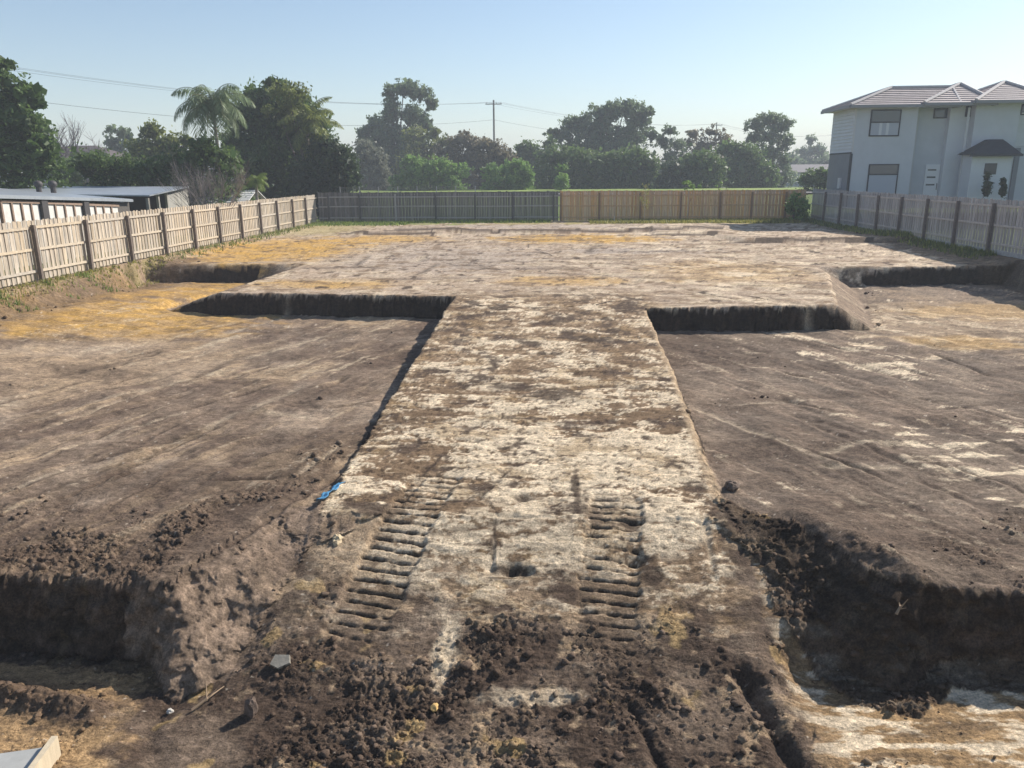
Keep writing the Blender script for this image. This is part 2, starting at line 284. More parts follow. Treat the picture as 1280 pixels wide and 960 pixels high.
CREAM = np.array((.64, .52, .37)); BROWN = np.array((.175, .118, .072)); DARK = np.array((.082, .057, .042)); FLL = np.array((.215, .158, .115))
FLR = np.array((.175, .135, .103)); OCH = np.array((.52, .31, .085)); PINK = np.array((.44, .34, .25)); CLAY = np.array((.38, .25, .13))
DRY = np.array((.36, .30, .13)); GREEN = np.array((.12, .17, .045)); GREY = np.array((.36, .30, .25)); TAN = np.array((.35, .255, .165))
def blob(x, y, cx, cy, rx, ry, e, deg=0):
    a, b = rot(x-cx, y-cy, deg); return sst(1.15, .55, np.sqrt((a/rx)**2+(b/ry)**2) + .45*e)
def soil(x, y, z, F):
    def mx(c, d, m): m = np.clip(m, 0, 1)[:, None]; return c*(1-m) + d*m
    x = x.ravel(); y = y.ravel(); z = z.ravel(); G = {k: v.ravel() for k, v in F.items()}
    n = len(x); one = np.ones(n); yw = yw_(y)
    e = fbm(x*.35, y*.35, 4, 101); e2 = fbm(x*.9, y*1.6, 4, 103); s1 = fbm(x*.8, yw*3.6, 5, 105, .6); s2 = fbm(x*2.4, yw*7, 4, 107, .6)
    grit = fbm(x*11, y*14, 3, 109, .7)
    # far pad
    pad = mx(np.tile(PINK, (n, 1)), CREAM[None], sst(.0, .5, s1+.4*e)*.8)
    rt = sst(2, 8, x)*sst(36, 26, y)
    pad = mx(pad, CREAM[None], sst(-.1, .3, s1)*rt*.6)
    pad = mx(pad, BROWN[None]*1.35, sst(.12, .5, s2*.6+s1*.55-.1*e)*.75)
    pad = mx(pad, TAN[None], sst(.1, .5, e2)*.5)
    oc = blob(x, y, -12.2, 34.5, 4.3, 6.2, e2) + .8*blob(x, y, -8.3, 39.5, 3.2, 2.6, e2) + 1.1*blob(x, y, 1.6, 39.3, 4.6, 2.6, e2) + .7*blob(x, y, -7.0, 24.0, 2.6, 1.3, e2) + .6*blob(x, y, .6, 24.6, 2.4, 1.2, e2) + .35*blob(x, y, 6, 27, 3, 3.5, e2)
    pad = mx(pad, OCH[None], oc*(.75+.3*sst(-.3, .3, s1)))
    pad = mx(pad, GREY[None]*1.12, blob(x, y, 0, 46.5, 9, 3.0, e2)*.8 + blob(x, y, -4.2, 31, 4.5, 5, e2)*.55 + blob(x, y, 3.5, 33.5, 4, 1.2, e2)*.8)
    pad = mx(pad, BROWN[None], sst(.25, .5, s2+.25*grit)*.6)
    s3 = fbm(x*.7, yw*2.6, 5, 151, .65); pad = mx(pad, BROWN[None]*1.1, sst(.22, .42, s3)*.7); pad = mx(pad, CREAM[None]*1.1, sst(.2, .45, -s3)*sst(-1, 4, x)*.8)
    pad = mx(pad, DARK[None], sst(.36, .55, fbm(x*1.5, yw*4.5, 4, 153, .65))*.9)
    for P, hh in SCARPS:
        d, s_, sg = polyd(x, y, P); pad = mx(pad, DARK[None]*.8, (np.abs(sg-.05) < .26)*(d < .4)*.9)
    # near soil
    nr = mx(np.tile(DARK, (n, 1)), FLL[None]*.85, sst(-.25, .5, fbm(x*1.1, y*1.4, 4, 121)))
    nr = mx(nr, TAN[None], sst(.42, .62, fbm(x*2.6, y*3.2, 4, 123)+.25*sst(6.6, 7.4, y)+.12*(x > -1))*.75)
    nr = mx(nr, np.array((.36, .25, .12))[None], sst(.56, .72, fbm(x*2.0+9, y*2.4, 3, 125)+.12*sst(6.2, 7.4, y))*.8)
    nr = mx(nr, CREAM[None]*.95, blob(x, y, -.98, 6.55, .14, .45, G['e2'])*.9 + blob(x, y, -.2, 6.05, .55, .10, G['e2'])*.55 + blob(x, y, 1.78, 7.9, .07, .75, G['e1'])*1.0)
    # strip
    mid = sst(7.4, 9.2, y+.6*e2)
    cov = .02 + .22*np.exp(-((y-10.5)/3.2)**2) + .16*np.exp(-(((y-11.5)/4)**2+((x-1.)/1.2)**2)) + .10*np.exp(-((y-17.)/2.5)**2)*sst(-1.0, .8, x) + .16*np.exp(-(((y-7.9)/.8)**2+((x+.4)/.9)**2))
    v = G['v']
    st = mx(np.tile(BROWN, (n, 1))*1.12, TAN[None]*1.05, sst(-.35, .1, v))
    st = mx(st, CREAM[None]*1.04, sst(.04, -.0, .19-cov-v))
    st = mx(st, np.array((.30, .20, .10))[None], sst(.15, .5, e2+.3*grit)*.55)
    st = mx(st, DARK[None]*1.05, sst(.16, .42, fbm(x*1.2, yw*2.2, 5, 111, .65)-.02+.10*sst(12, 19, y)-.1*blob(x, y, .9, 12.2, 1.6, 4, e2))*.9)
    st = mx(st, DARK[None], sst(.60, .78, fbm(x*6, yw*10, 4, 112, .75)+.28+.2*e2)*.8)
    st = mx(st, DARK[None], G['crack']*.75)
    st = mx(st, CREAM[None], blob(x, y, 1.35, 8.25, .5, .45, G['e1'])*sst(-.3, .1, s2+.2))
    st = mx(st, CREAM[None]*.9, blob(x, y, -.45, 8.1, 1.1, .75, G['e1'])*sst(-.35, .0, s2+.35*grit)*.9)
    st = mx(st, TAN[None]*1.15, blob(x, y, -2.25, 7.8, .4, .6, G['e1'])*.8)
    st = mx(st, nr*1.1, sst(7.9, 6.6, y+.5*e2)*sst(-.15, .25, s2+.5*grit+.1)*.9)
    pad = mx(pad, st, sst(23.5, 20.5, y+.8*e2+.4*e)*sst(-3.2, -2.6, x)*sst(3.2, 2.4, x))
    # floors
    sL = G['st']
    fL = mx(np.tile(FLL, (n, 1)), TAN[None]*1.02, sst(-.1, .45, sL+.5*e))
    fL = mx(fL, DARK[None]*1.5, sst(.15, .5, -sL+.35*e2)*.6); fL = mx(fL, DARK[None]*1.7, sst(.05, .45, fbm(x*.5, y*.4, 4, 161, .6))*.6); fL = mx(fL, PINK[None]*.8, sst(.15, .5, fbm(x*.6+5, y*.35, 4, 163, .6))*.6)
    fL = mx(fL, OCH[None]*.95, np.clip(blob(x, y, -11.8, 20.5, 4.2, 3.6, e2)+blob(x, y, -12.5, 26, 3.2, 3, e2), 0, 1)*(.45+.4*sst(-.2, .3, s1)))
    fL = mx(fL, TAN[None]*1.1, blob(x, y, -9.5, 16, 3.0, 3.4, e2)*.5)
    fL = mx(fL, PINK[None]*.85, blob(x, y, -11, 17.2, 2.2, .9, e2, 20)*.6)
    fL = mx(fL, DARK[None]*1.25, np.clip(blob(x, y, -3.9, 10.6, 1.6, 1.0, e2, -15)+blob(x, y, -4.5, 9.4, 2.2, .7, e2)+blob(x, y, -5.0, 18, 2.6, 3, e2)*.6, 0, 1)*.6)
    fR = mx(np.tile(FLR, (n, 1)), FLL[None]*1.12, sst(-.25, .3, sL+.3*e))
    fR = mx(fR, DARK[None]*1.2, sst(.1, .5, -sL+.2*e2)*.55); fR = mx(fR, PINK[None]*.62, sst(.05, .5, fbm(x*.6+5, y*.35, 4, 165, .6))*.55)
    cr = .35*blob(x, y, 10.8, 20.0, 4.0, 3.6, e2)+.22*blob(x, y, 6.5, 17.0, 2.0, 2.6, e2)+.35*blob(x, y, 7.0, 10.6, 2.6, 2.0, e2)+.12
    fR = mx(fR, CREAM[None]*1.08, sst(.0, .10, cr*1.0 + .55*s1+.40*sL+.2*s2-.52))
    fR = mx(fR, TAN[None]*1.15, blob(x, y, 12, 21, 5, 5, e2)*.6)
    fR = mx(fR, OCH[None], blob(x, y, 9.8, 18.4, 1.6, .9, e2)*.4 + blob(x, y, 12.8, 22.5, 3, 1.5, e2)*.3)
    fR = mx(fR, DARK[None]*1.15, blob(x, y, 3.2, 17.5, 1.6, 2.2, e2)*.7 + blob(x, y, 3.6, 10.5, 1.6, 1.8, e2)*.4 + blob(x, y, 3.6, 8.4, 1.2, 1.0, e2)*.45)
    flo = np.where((x < 0)[:, None], fL, fR)
    flo = mx(flo, DARK[None]*1.1, np.clip(G['patch'], 0, 1)*(y < 20)*(.45+.3*s2)); flo = mx(flo, CREAM[None]*.75, sst(.30, .5, sL+.35*s2-.08)*.55)
    # lower ground left and right
    ll = mx(np.tile(CLAY, (n, 1)), BROWN[None], sst(.1, .5, s2+.3*e2)*.8); ll = mx(ll, DARK[None]*1.3, np.clip(G['spl']*1.5, 0, 1)*.9)
    rl = mx(np.tile(CLAY*.9, (n, 1)), CREAM[None]*1.05, sst(-.05, .15, s1*.6+s2*.5-.02)); rl = mx(rl, BROWN[None]*.8, sst(.05, .45, -s1+.3*grit)*.8)
    lo = nr
    lo = mx(lo, ll, sst(-3.5, -3.75, x+.25*e2+.15*G['e2'])*sst(6.55, 6.4, y+.1*G['e2']))
    lo = mx(lo, rl, sst(2.15, 2.3, x+.10*G['e2'])*(1-G['t']))
    t = G['t']; col = mx(lo, flo, sst(.93, 1, t)*(1-0*y))
    col = mx(col, DARK[None]*.62, (t > .03)*(t < .93)*(.9-.25*(x < 0)))  # cut faces coloured below the soil tone: their shade is painted in
    col = mx(col, FLL[None]*1.15, (t > .03)*(t < .97)*(x > -4.2)*(x < -2.2)*(y < 9)*.9)
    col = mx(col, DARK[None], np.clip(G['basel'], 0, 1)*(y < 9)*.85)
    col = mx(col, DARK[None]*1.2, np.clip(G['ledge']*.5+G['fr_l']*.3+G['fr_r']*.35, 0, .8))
    col = mx(col, nr, sst(8.9, 7.8, y+.5*e2+.3*G['e1'])*sst(-3.3, -2.7, x)*sst(2.7, 2.1, x)*.5)
    tp = G['tp']; cor = sst(-2.8, -2.35, x+.12*G['e2'])*sst(2.1, 1.85, x+.12*G['e2'])*(y < 9)*(1-sst(0, .1, t))
    col = mx(col, pad, np.maximum(sst(.9, 1, tp)*(y > 8.3), cor*sst(6.3, 7.9, y+.7*G['e1']+.5*e2+.25*grit)))
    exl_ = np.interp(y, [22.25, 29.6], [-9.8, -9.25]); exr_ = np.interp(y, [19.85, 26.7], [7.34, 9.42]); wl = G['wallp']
    col = mx(col, DARK[None]*.62+0*pad, wl)  # pit walls painted near black to deepen the shade on them
    sR_ = ((x > exr_)*(x < exr_+1.3)*(y > 19.8)*(y < 27.8)+(x < exl_)*(x > exl_-2.0)*(y > 22.2)*(y < 28.8))*(tp > .9); col = mx(col, FLL[None]*(.95+.25*G['e2'])[:, None], np.clip(sR_, 0, 1)*.85)
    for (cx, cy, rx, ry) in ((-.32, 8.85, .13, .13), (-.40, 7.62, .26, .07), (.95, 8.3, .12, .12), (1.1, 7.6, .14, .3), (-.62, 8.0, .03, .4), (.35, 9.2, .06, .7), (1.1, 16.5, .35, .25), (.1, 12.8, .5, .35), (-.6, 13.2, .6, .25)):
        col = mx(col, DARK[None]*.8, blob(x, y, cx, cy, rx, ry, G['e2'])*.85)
    # pale lip along the right edge of the strip
    d, s_, sg = polyd(x, y, [(2.42, 19.3), (2.3, 14), (2.07, 8.9)]); col = mx(col, np.array((.42, .31, .20))[None], sst(.11, .04, np.abs(d+.02*G['e2']))*.8)
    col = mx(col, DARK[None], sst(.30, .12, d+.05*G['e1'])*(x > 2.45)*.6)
    col = mx(col, DARK[None]*.9, G['sc']*.75); col = mx(col, CREAM[None]*.85, G['scl']*.55)
    # tracks, ruts
    col = mx(col, TAN[None]*.95, G['track']*(.35+.3*s2)); col = mx(col, DARK[None]*.5, np.clip(G['grv']*1.9, 0, 1))  # bar grooves painted dark: moist soil plus the shadow in each groove
    col = mx(col, DARK[None]*.8, G['rut']*.8)
    # banks and grass verges
    bk = G['bank']; col = mx(col, BROWN[None]*.9, np.exp(-((x+14.5)/.8)**2)*(y < 31)*.85)
    gl = sst(-14.9, -15.3, x+.3*e2)*sst(9, 12, y); col = mx(col, TAN[None]*.9, gl*.6); col = mx(col, DRY[None]*.7, gl*sst(.0, .35, fbm(x*1.2, y*.6, 3, 131))*.6)
    col = mx(col, BROWN[None]*.7, sst(14.8, 15.6, x+.3*e2)*sst(52, 40, y)*.7)
    bkv = sst(48.6, 50.2, y+1.2*e2); col = mx(col, DRY[None]*.95, bkv*sst(-.3, .1, e2+.25*sst(2, 6, x))*sst(-16, -15, x))
    col = mx(col, GREEN[None]*1.3, bkv*sst(-3, -6, x)*sst(-.2, .2, e2)*.7)
    col = mx(col, DRY[None], blob(x, y, -13.5, 46, 3, 5, e2)*.6)
    out = np.clip(sst(15.7, 16.3, -x)+sst(16.9, 17.4, x)+sst(52.4, 53, y), 0, 1); col = mx(col, GREEN[None]*.9, out)
    col = col*(1+.22*grit+.10*s2)[:, None]
    col = mx(col, np.array((.6, .52, .42))[None], sst(.93, 1.05, fbm(x*16, y*18, 2, 141, .6)+.18*e2)*.6*(1-out)*(1-G['wall'])*(1-G['wallp']))
    return np.clip(col, .02, .8)

# ------------------------------------------------------------------ materials
def mat(name, col, rough=.8, spec=.3, noise=None, bump=None, obj_var=0, wood=False, metal=0):
    m = bpy.data.materials.new(name); m.use_nodes = True; nt = m.node_tree; b = nt.nodes['Principled BSDF']
    b.inputs['Roughness'].default_value = rough; b.inputs['Specular IOR Level'].default_value = spec; b.inputs['Metallic'].default_value = metal
    tc = nt.nodes.new('ShaderNodeTexCoord'); N = nt.nodes.new; L = nt.links.new
    src = None; co = tc.outputs['Object']
    base = N('ShaderNodeRGB'); base.outputs[0].default_value = (*col, 1); src = base.outputs[0]
    if noise:
        sc, amt = noise; nz = N('ShaderNodeTexNoise'); nz.inputs['Scale'].default_value = sc; nz.inputs['Detail'].default_value = 6; nz.inputs['Roughness'].default_value = .65
        mp = N('ShaderNodeMapping'); mp.inputs['Scale'].default_value = (1, 1, .12) if wood else (1, 1, 1)
        if wood:
            oi = N('ShaderNodeObjectInfo'); ad = N('ShaderNodeVectorMath'); ad.operation = 'ADD'
            ml = N('ShaderNodeVectorMath'); ml.operation = 'SCALE'; cb = N('ShaderNodeCombineXYZ')
            L(oi.outputs['Random'], cb.inputs[0]); L(oi.outputs['Random'], cb.inputs[2]); L(cb.outputs[0], ml.inputs[0]); ml.inputs['Scale'].default_value = 60
            L(co, ad.inputs[0]); L(ml.outputs[0], ad.inputs[1]); L(ad.outputs[0], mp.inputs[0])
        else: L(co, mp.inputs[0])
        L(mp.outputs[0], nz.inputs['Vector'])
        mr = N('ShaderNodeMapRange'); mr.inputs[1].default_value = .3; mr.inputs[2].default_value = .7; mr.inputs[3].default_value = 1-amt; mr.inputs[4].default_value = 1+amt
        L(nz.outputs[0], mr.inputs[0]); vm = N('ShaderNodeVectorMath'); vm.operation = 'SCALE'; L(src, vm.inputs[0]); L(mr.outputs[0], vm.inputs['Scale']); src = vm.outputs[0]
    if obj_var:
        oi2 = N('ShaderNodeObjectInfo'); mr = N('ShaderNodeMapRange'); mr.inputs[3].default_value = 1-obj_var; mr.inputs[4].default_value = 1+obj_var
        L(oi2.outputs['Random'], mr.inputs[0]); vm = N('ShaderNodeVectorMath'); vm.operation = 'SCALE'; L(src, vm.inputs[0]); L(mr.outputs[0], vm.inputs['Scale']); src = vm.outputs[0]
        # a little warm/cool drift from board to board
        hs = N('ShaderNodeHueSaturation'); ms = N('ShaderNodeMath'); ms.operation = 'MULTIPLY'; ms.inputs[1].default_value = 37.7; fr = N('ShaderNodeMath'); fr.operation = 'FRACT'
        L(oi2.outputs['Random'], ms.inputs[0]); L(ms.outputs[0], fr.inputs[0]); mr2 = N('ShaderNodeMapRange'); mr2.inputs[3].default_value = .75; mr2.inputs[4].default_value = 1.2
        L(fr.outputs[0], mr2.inputs[0]); L(mr2.outputs[0], hs.inputs['Saturation']); L(src, hs.inputs['Color']); src = hs.outputs[0]
    L(src, b.inputs['Base Color'])
    if bump:
        nz = N('ShaderNodeTexNoise'); nz.inputs['Scale'].default_value = bump[0]; nz.inputs['Detail'].default_value = 5; L(co, nz.inputs['Vector'])
        bp = N('ShaderNodeBump'); bp.inputs['Strength'].default_value = bump[1]; bp.inputs['Distance'].default_value = bump[2] if len(bump) > 2 else .01
        L(nz.outputs[0], bp.inputs['Height']); L(bp.outputs[0], b.inputs['Normal'])
    return m
def attr_mat(name, attr, rough=.95, layers=((46, .42, (1, 1, 1)), (11, .36, (1, 1.4, 1.4)), (2.2, .22, (.8, 3.2, 1))), bump=(34, .9, .03), spec=.12):
    m = bpy.data.materials.new(name); m.use_nodes = True; nt = m.node_tree; b = nt.nodes['Principled BSDF']; N = nt.nodes.new; L = nt.links.new
    b.inputs['Roughness'].default_value = rough; b.inputs['Specular IOR Level'].default_value = spec
    at_ = N('ShaderNodeAttribute'); at_.attribute_name = attr; g = N('ShaderNodeTexCoord'); src = at_.outputs['Color']
    for sc, amt, st in layers:
        mp = N('ShaderNodeMapping'); mp.inputs['Scale'].default_value = st; L(g.outputs['Object'], mp.inputs[0])
        nz = N('ShaderNodeTexNoise'); nz.inputs['Scale'].default_value = sc; nz.inputs['Detail'].default_value = 5; nz.inputs['Roughness'].default_value = .7; L(mp.outputs[0], nz.inputs['Vector'])
        mr = N('ShaderNodeMapRange'); mr.inputs[1].default_value = .32; mr.inputs[2].default_value = .68; mr.inputs[3].default_value = 1-amt; mr.inputs[4].default_value = 1+amt; L(nz.outputs[0], mr.inputs[0])
        vm = N('ShaderNodeVectorMath'); vm.operation = 'SCALE'; L(src, vm.inputs[0]); L(mr.outputs[0], vm.inputs['Scale']); src = vm.outputs[0]
    L(src, b.inputs['Base Color'])
    n2 = N('ShaderNodeTexNoise'); n2.inputs['Scale'].default_value = bump[0]; n2.inputs['Detail'].default_value = 8; n2.inputs['Roughness'].default_value = .75; L(g.outputs['Object'], n2.inputs['Vector'])
    bp = N('ShaderNodeBump'); bp.inputs['Strength'].default_value = bump[1]; bp.inputs['Distance'].default_value = bump[2]; L(n2.outputs[0], bp.inputs['Height']); L(bp.outputs[0], b.inputs['Normal'])
    return m
M_SOIL = attr_mat('bare_soil', 'soil'); M_CLOD = attr_mat('clod_soil', 'soil', layers=((60, .3, (1, 1, 1)),), bump=(60, .6, .012))

# ------------------------------------------------------------------ ground: fine sheet over the site, rings out to the horizon
NR, NC = 900, 850
D0, D1 = 4.0, 58.0
Dv = np.concatenate([1/np.linspace(1/D0, 1/D1, 830), np.arange(21.3, 22.5, .03), np.arange(19.35, 19.95, .03), np.arange(27.6, 29.9, .06)])
Dv = np.sort(Dv); Dv = Dv[np.concatenate([[True], np.diff(Dv) > .004])]; NR = len(Dv); u = np.linspace(-1, 1, NC)
Y = np.repeat(Dv[:, None], NC, 1); X = (2.4+.74*Dv)[:, None]*u[None, :]
Z, FD = terrain(X, Y)
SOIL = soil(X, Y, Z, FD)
V = np.stack([X.ravel(), Y.ravel(), Z.ravel()], 1)
idx = np.arange(NR*NC).reshape(NR, NC)
Q = np.stack([idx[:-1, :-1], idx[:-1, 1:], idx[1:, 1:], idx[1:, :-1]], -1).reshape(-1, 4)
wf = FD['wall'].ravel(); wf = np.maximum(wf, FD['wallp'].ravel()*.8); near_ = (V[:, 1] < 9)
V[:, 1] -= wf*np.where(near_, .085, .12)*(billow(V[:, 0]*np.where(near_, 3.4, 1.6), V[:, 2]*4.5, 3, 181) + .6*fbm(V[:, 0]*9, V[:, 2]*11, 3, 183))*.8
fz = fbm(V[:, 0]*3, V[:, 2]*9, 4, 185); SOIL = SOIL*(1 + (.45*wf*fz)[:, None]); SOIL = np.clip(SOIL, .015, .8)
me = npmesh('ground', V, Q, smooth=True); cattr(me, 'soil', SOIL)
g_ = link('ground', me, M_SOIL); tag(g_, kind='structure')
# rings
bd = np.concatenate([idx[0, :], idx[1:, -1], idx[-1, ::-1][1:], idx[::-1, 0][1:-1]])
B = V[bd]; cen = np.array([0, 29.]); scl = [1, 1.02, 1.06, 1.14, 1.3, 1.6, 2.1, 3, 5, 8, 12, 18]; rings = []; cols = []
nb = len(bd); bc = SOIL[bd]
for k, s in enumerate(scl):
    p = cen + (B[:, :2]-cen)*s
    if k == 0: z = B[:, 2]; c = bc
    else:
        z, f2 = terrain(p[:, 0], p[:, 1]); m = min(1, (s-1)/.14); z = np.where(p[:, 1] < 4, -1.6, z)*m + B[:, 2]*(1-m)
        c = soil(p[:, 0], p[:, 1], z, f2) if s < 1.6 else np.tile(GREEN*.9, (nb, 1))*(1+.3*fbm(p[:, 0]*.05, p[:, 1]*.05, 3, 9))[:, None]
    rings.append(np.stack([p[:, 0], p[:, 1], z], 1)); cols.append(c)
RV = np.concatenate(rings); ri = np.arange(len(scl)*nb).reshape(len(scl), nb); rj = np.roll(ri, -1, 1)
RQd = np.stack([ri[:-1], ri[1:], rj[1:], rj[:-1]], -1).reshape(-1, 4)
me = npmesh('surrounding_ground', RV, RQd, smooth=True); cattr(me, 'soil', np.concatenate(cols))
tag(link('surrounding_ground', me, M_SOIL), kind='structure')
def zt(x, y): z, _ = terrain(np.array([float(x)]), np.array([float(y)])); return float(z[0])

# road and bright grass verge beyond the back fence
def strip_sheet(name, y0, y1, x0, x1, z, m):
    n = 60; xs = np.linspace(x0, x1, n); V = []
    for xx in xs:
        for yy in (y0, y1): V.append((xx, yy + .02*xx, z+zt(xx, yy)*0))
    Q = [(2*i, 2*i+2, 2*i+3, 2*i+1) for i in range(n-1)]
    return tag(link(name, npmesh(name, V, Q), m), kind='structure')
M_ASPH = mat('asphalt', (.16, .155, .15), .9, noise=(3, .2)); M_VERGE = mat('verge_grass', (.20, .27, .055), .95, noise=(.8, .35))
strip_sheet('grass_verge', 83, 93, -110, 120, 1.50, M_VERGE)
strip_sheet('road', 76, 81, -110, 120, 1.36, M_ASPH)

# ------------------------------------------------------------------ clods
def ico(sub):
    import bmesh
    bm = bmesh.new(); bmesh.ops.create_icosphere(bm, subdivisions=sub, radius=1); v = np.array([p.co[:] for p in bm.verts]); f = np.array([[q.index for q in p.verts] for p in bm.faces]); bm.free(); return v, f
def clods(name, pts, size, base, cols, m, sub):
    """pts (n,3); one joined mesh of rough lumps"""
    v0, f0 = ico(sub); n = len(pts); nv = len(v0); nvar = 12
    var = []
    for k in range(nvar):
        d = 1+.85*(RS.rand(nv)-.5); v = v0*d[:, None]; v[:, 2] *= .72; v[:, 0] *= 1+.5*(RS.rand()-.3); var.append(v)
    var = np.array(var)[RS.randint(0, nvar, n)]
    a = RS.rand(n)*2*PI; b = (RS.rand(n)-.5)*1.2; ca, sa, cb, sb = np.cos(a), np.sin(a), np.cos(b), np.sin(b)
    x, y, z = var[..., 0], var[..., 1], var[..., 2]; y2 = y*cb[:, None]-z*sb[:, None]; z2 = y*sb[:, None]+z*cb[:, None]
    x3 = x*ca[:, None]-y2*sa[:, None]; y3 = x*sa[:, None]+y2*ca[:, None]
    P = np.stack([x3, y3, z2], -1)*size[:, None, None] + pts[:, None, :]
    Fc = (f0[None]+(np.arange(n)*nv)[:, None, None]).reshape(-1, 3)
    me = npmesh(name, P.reshape(-1, 3), Fc); cattr(me, 'soil', np.repeat(cols, nv, 0)); return link(name, me, m)
def scatter(n, xr, yr, p, smin, smax, pw, cut=.3):
    x = RS.uniform(*xr, n); y = 1/RS.uniform(1/yr[1], 1/yr[0], n) if yr[0] > 3 else RS.uniform(*yr, n); z, f = terrain(x, y)
    w = f['rough']; keep = (RS.rand(n) < np.clip((w-cut)/(1-cut), 0, 1)*p)
    x, y, z = x[keep], y[keep], z[keep]; f = {k: v[keep] for k, v in f.items()}
    s = smin*(smax/smin)**(RS.rand(len(x))**pw)
    c = soil(x, y, z, f)*.5 + np.tile(DARK*1.35, (len(x), 1))*.5
    c = c*(.75+.5*RS.rand(len(x)))[:, None]
    return np.stack([x, y, z+s*.25], 1), s, c
p, s, c = scatter(60000, (-7, 7), (4.6, 9.5), .38, .006, .042, 3.6, .2); bg_ = s > .020
tag(clods('soil_clods', p[bg_], s[bg_], None, c[bg_], M_CLOD, 2), 'dark crumbled soil clods strewn over the ramp and ledges', 'soil', kind='stuff')
tag(clods('soil_crumbs', p[~bg_], s[~bg_], None, c[~bg_], M_CLOD, 1), 'fine soil crumbs and grit scattered across the ground', 'soil', kind='stuff')
print('clods', bg_.sum(), (~bg_).sum())
p2, s2_, c2 = scatter(30000, (-17, 17), (9.5, 50), .35, .02, .075, 2.6, .3)
tag(clods('bank_clods', p2, s2_, None, c2, M_CLOD, 1), 'earth clods on the banks below the fences and along the cuts', 'soil', kind='stuff')
print('crumbs', len(p), 'bank', len(p2))

# ------------------------------------------------------------------ fences
M_PALE_L = mat('weathered_paling', (.42, .355, .275), .85, noise=(14, .35), obj_var=.22, wood=True)
M_RAIL_L = mat('weathered_rail', (.47, .40, .31), .85, noise=(10, .25), obj_var=.08)
M_POST_L = mat('dark_post', (.15, .12, .10), .9, noise=(8, .3))
M_PALE_G = mat('grey_paling', (.17, .16, .155), .9, noise=(14, .3), obj_var=.25, wood=True)
M_RAIL_G = mat('grey_rail', (.36, .35, .34), .9, noise=(10, .2))
M_POST_G = mat('grey_post', (.11, .105, .10), .9, noise=(8, .2)); M_POST_W = mat('bare_post', (.42, .40, .37), .9, noise=(8, .2))
M_PALE_T = mat('new_paling', (.56, .35, .195), .8, noise=(14, .25), obj_var=.16, wood=True)
M_RAIL_T = mat('new_rail', (.50, .33, .19), .8, noise=(10, .2)); M_POST_T = mat('new_post', (.24, .16, .10), .85, noise=(8, .2))
M_PALE_R = mat('silver_paling', (.37, .345, .335), .9, noise=(14, .3), obj_var=.2, wood=True)
M_RAIL_R = mat('silver_rail', (.46, .42, .39), .9, noise=(10, .2)); M_POST_R = mat('brown_post', (.15, .125, .115), .9, noise=(8, .2)); M_PLINTH = mat('plinth_board', (.42, .40, .38), .9, noise=(6, .25))
def fence(label, A, B, side, hgt, base, posts, mp, mr, mo, plinth=None, group=None, near=None, post_mats=None, rails=(.28, .93, 1.62), postw=.10):
    """palings from A to B (plan); side=+1 rails/posts on the left of A->B; posts = distances along"""
    A = Vector((*A, 0)); B = Vector((*B, 0)); L = (B-A).length; d = (B-A)/L; nrm = Vector((-d.y, d.x, 0))*side; ang = math.atan2(d.y, d.x)
    r = thing('paling_fence', (A.x, A.y, base), label, 'fence', group, ang)
    sg = side
    meshes = []
    for k in range(5):
        hh = hgt + (random.random()-.5)*.03; m = MB(); m.box((0, -.009, .02), (.096, .009, hh)); meshes.append(m.mesh('paling')); meshes[-1].materials.append(mp)
    n = int(L/.108); cx = []
    for i in range(n): cx.append(i)
    # nearest 300 palings are parts
    cx.sort(key=lambda i: ((A+d*(i*.108)).length))
    ind, rest = cx[:300], cx[300:]
    for i in ind:
        o = bpy.data.objects.new('paling', meshes[i % 5] if i % 7 else meshes[(i*3) % 5]); C.objects.link(o); o.parent = r
        o.location = (i*.108, -sg*(.012 if i % 2 else .034), random.uniform(-.02, .02)); o.rotation_euler = (0, random.uniform(-.006, .006), 0)
    if rest:
        m = MB()
        for i in rest:
            a = -sg*(.012 if i % 2 else .034); m.box((i*.108, a-.009, .02), (i*.108+.096, a+.009, hgt+random.uniform(-.02, .02)))
        tag(m.build('palings', mp, r), kind='stuff')
    rail_me = {}
    ps = list(posts)
    edges = ([0] if ps[0] > .3 else []) + ps + ([L] if ps[-1] < L-.3 else [])
    for a, b in zip(edges[:-1], edges[1:]):
        key = round(b-a, 2)
        if key not in rail_me:
            rail_me[key] = MB().box((.0, 0, -.038), (b-a-.002, .04, .038)).mesh('rail'); rail_me[key].materials.append(mr)
        for zz in rails:
            o = bpy.data.objects.new('rail', rail_me[key]); C.objects.link(o); o.parent = r; o.location = (a, .0 if sg > 0 else -.04, zz + random.uniform(-.015, .015)); o.rotation_euler = (0, random.uniform(-.003, .003), 0)
    pm = MB().box((-postw/2, 0, -.5), (postw/2, .115, hgt-.13)).mesh('post'); pm.materials.append(mo)
    for k, s in enumerate(ps):
        me_ = pm
        if post_mats and k in post_mats:
            me_ = pm.copy(); me_.materials.clear(); me_.materials.append(post_mats[k])
        o = bpy.data.objects.new('post', me_); C.objects.link(o); o.parent = r; o.location = (s, .041 if sg > 0 else -.156, 0); o.rotation_euler = (random.uniform(-.012, .012), random.uniform(-.015, .015), 0)
    if plinth:
        for a, b in zip(edges[:-1], edges[1:]):
            MBp = MB().box((a+.01, -.03 if sg > 0 else -.012, -.16), (b-.01, .012 if sg > 0 else .03, .10)); MBp.build('plinth_board', plinth, r)
    return r
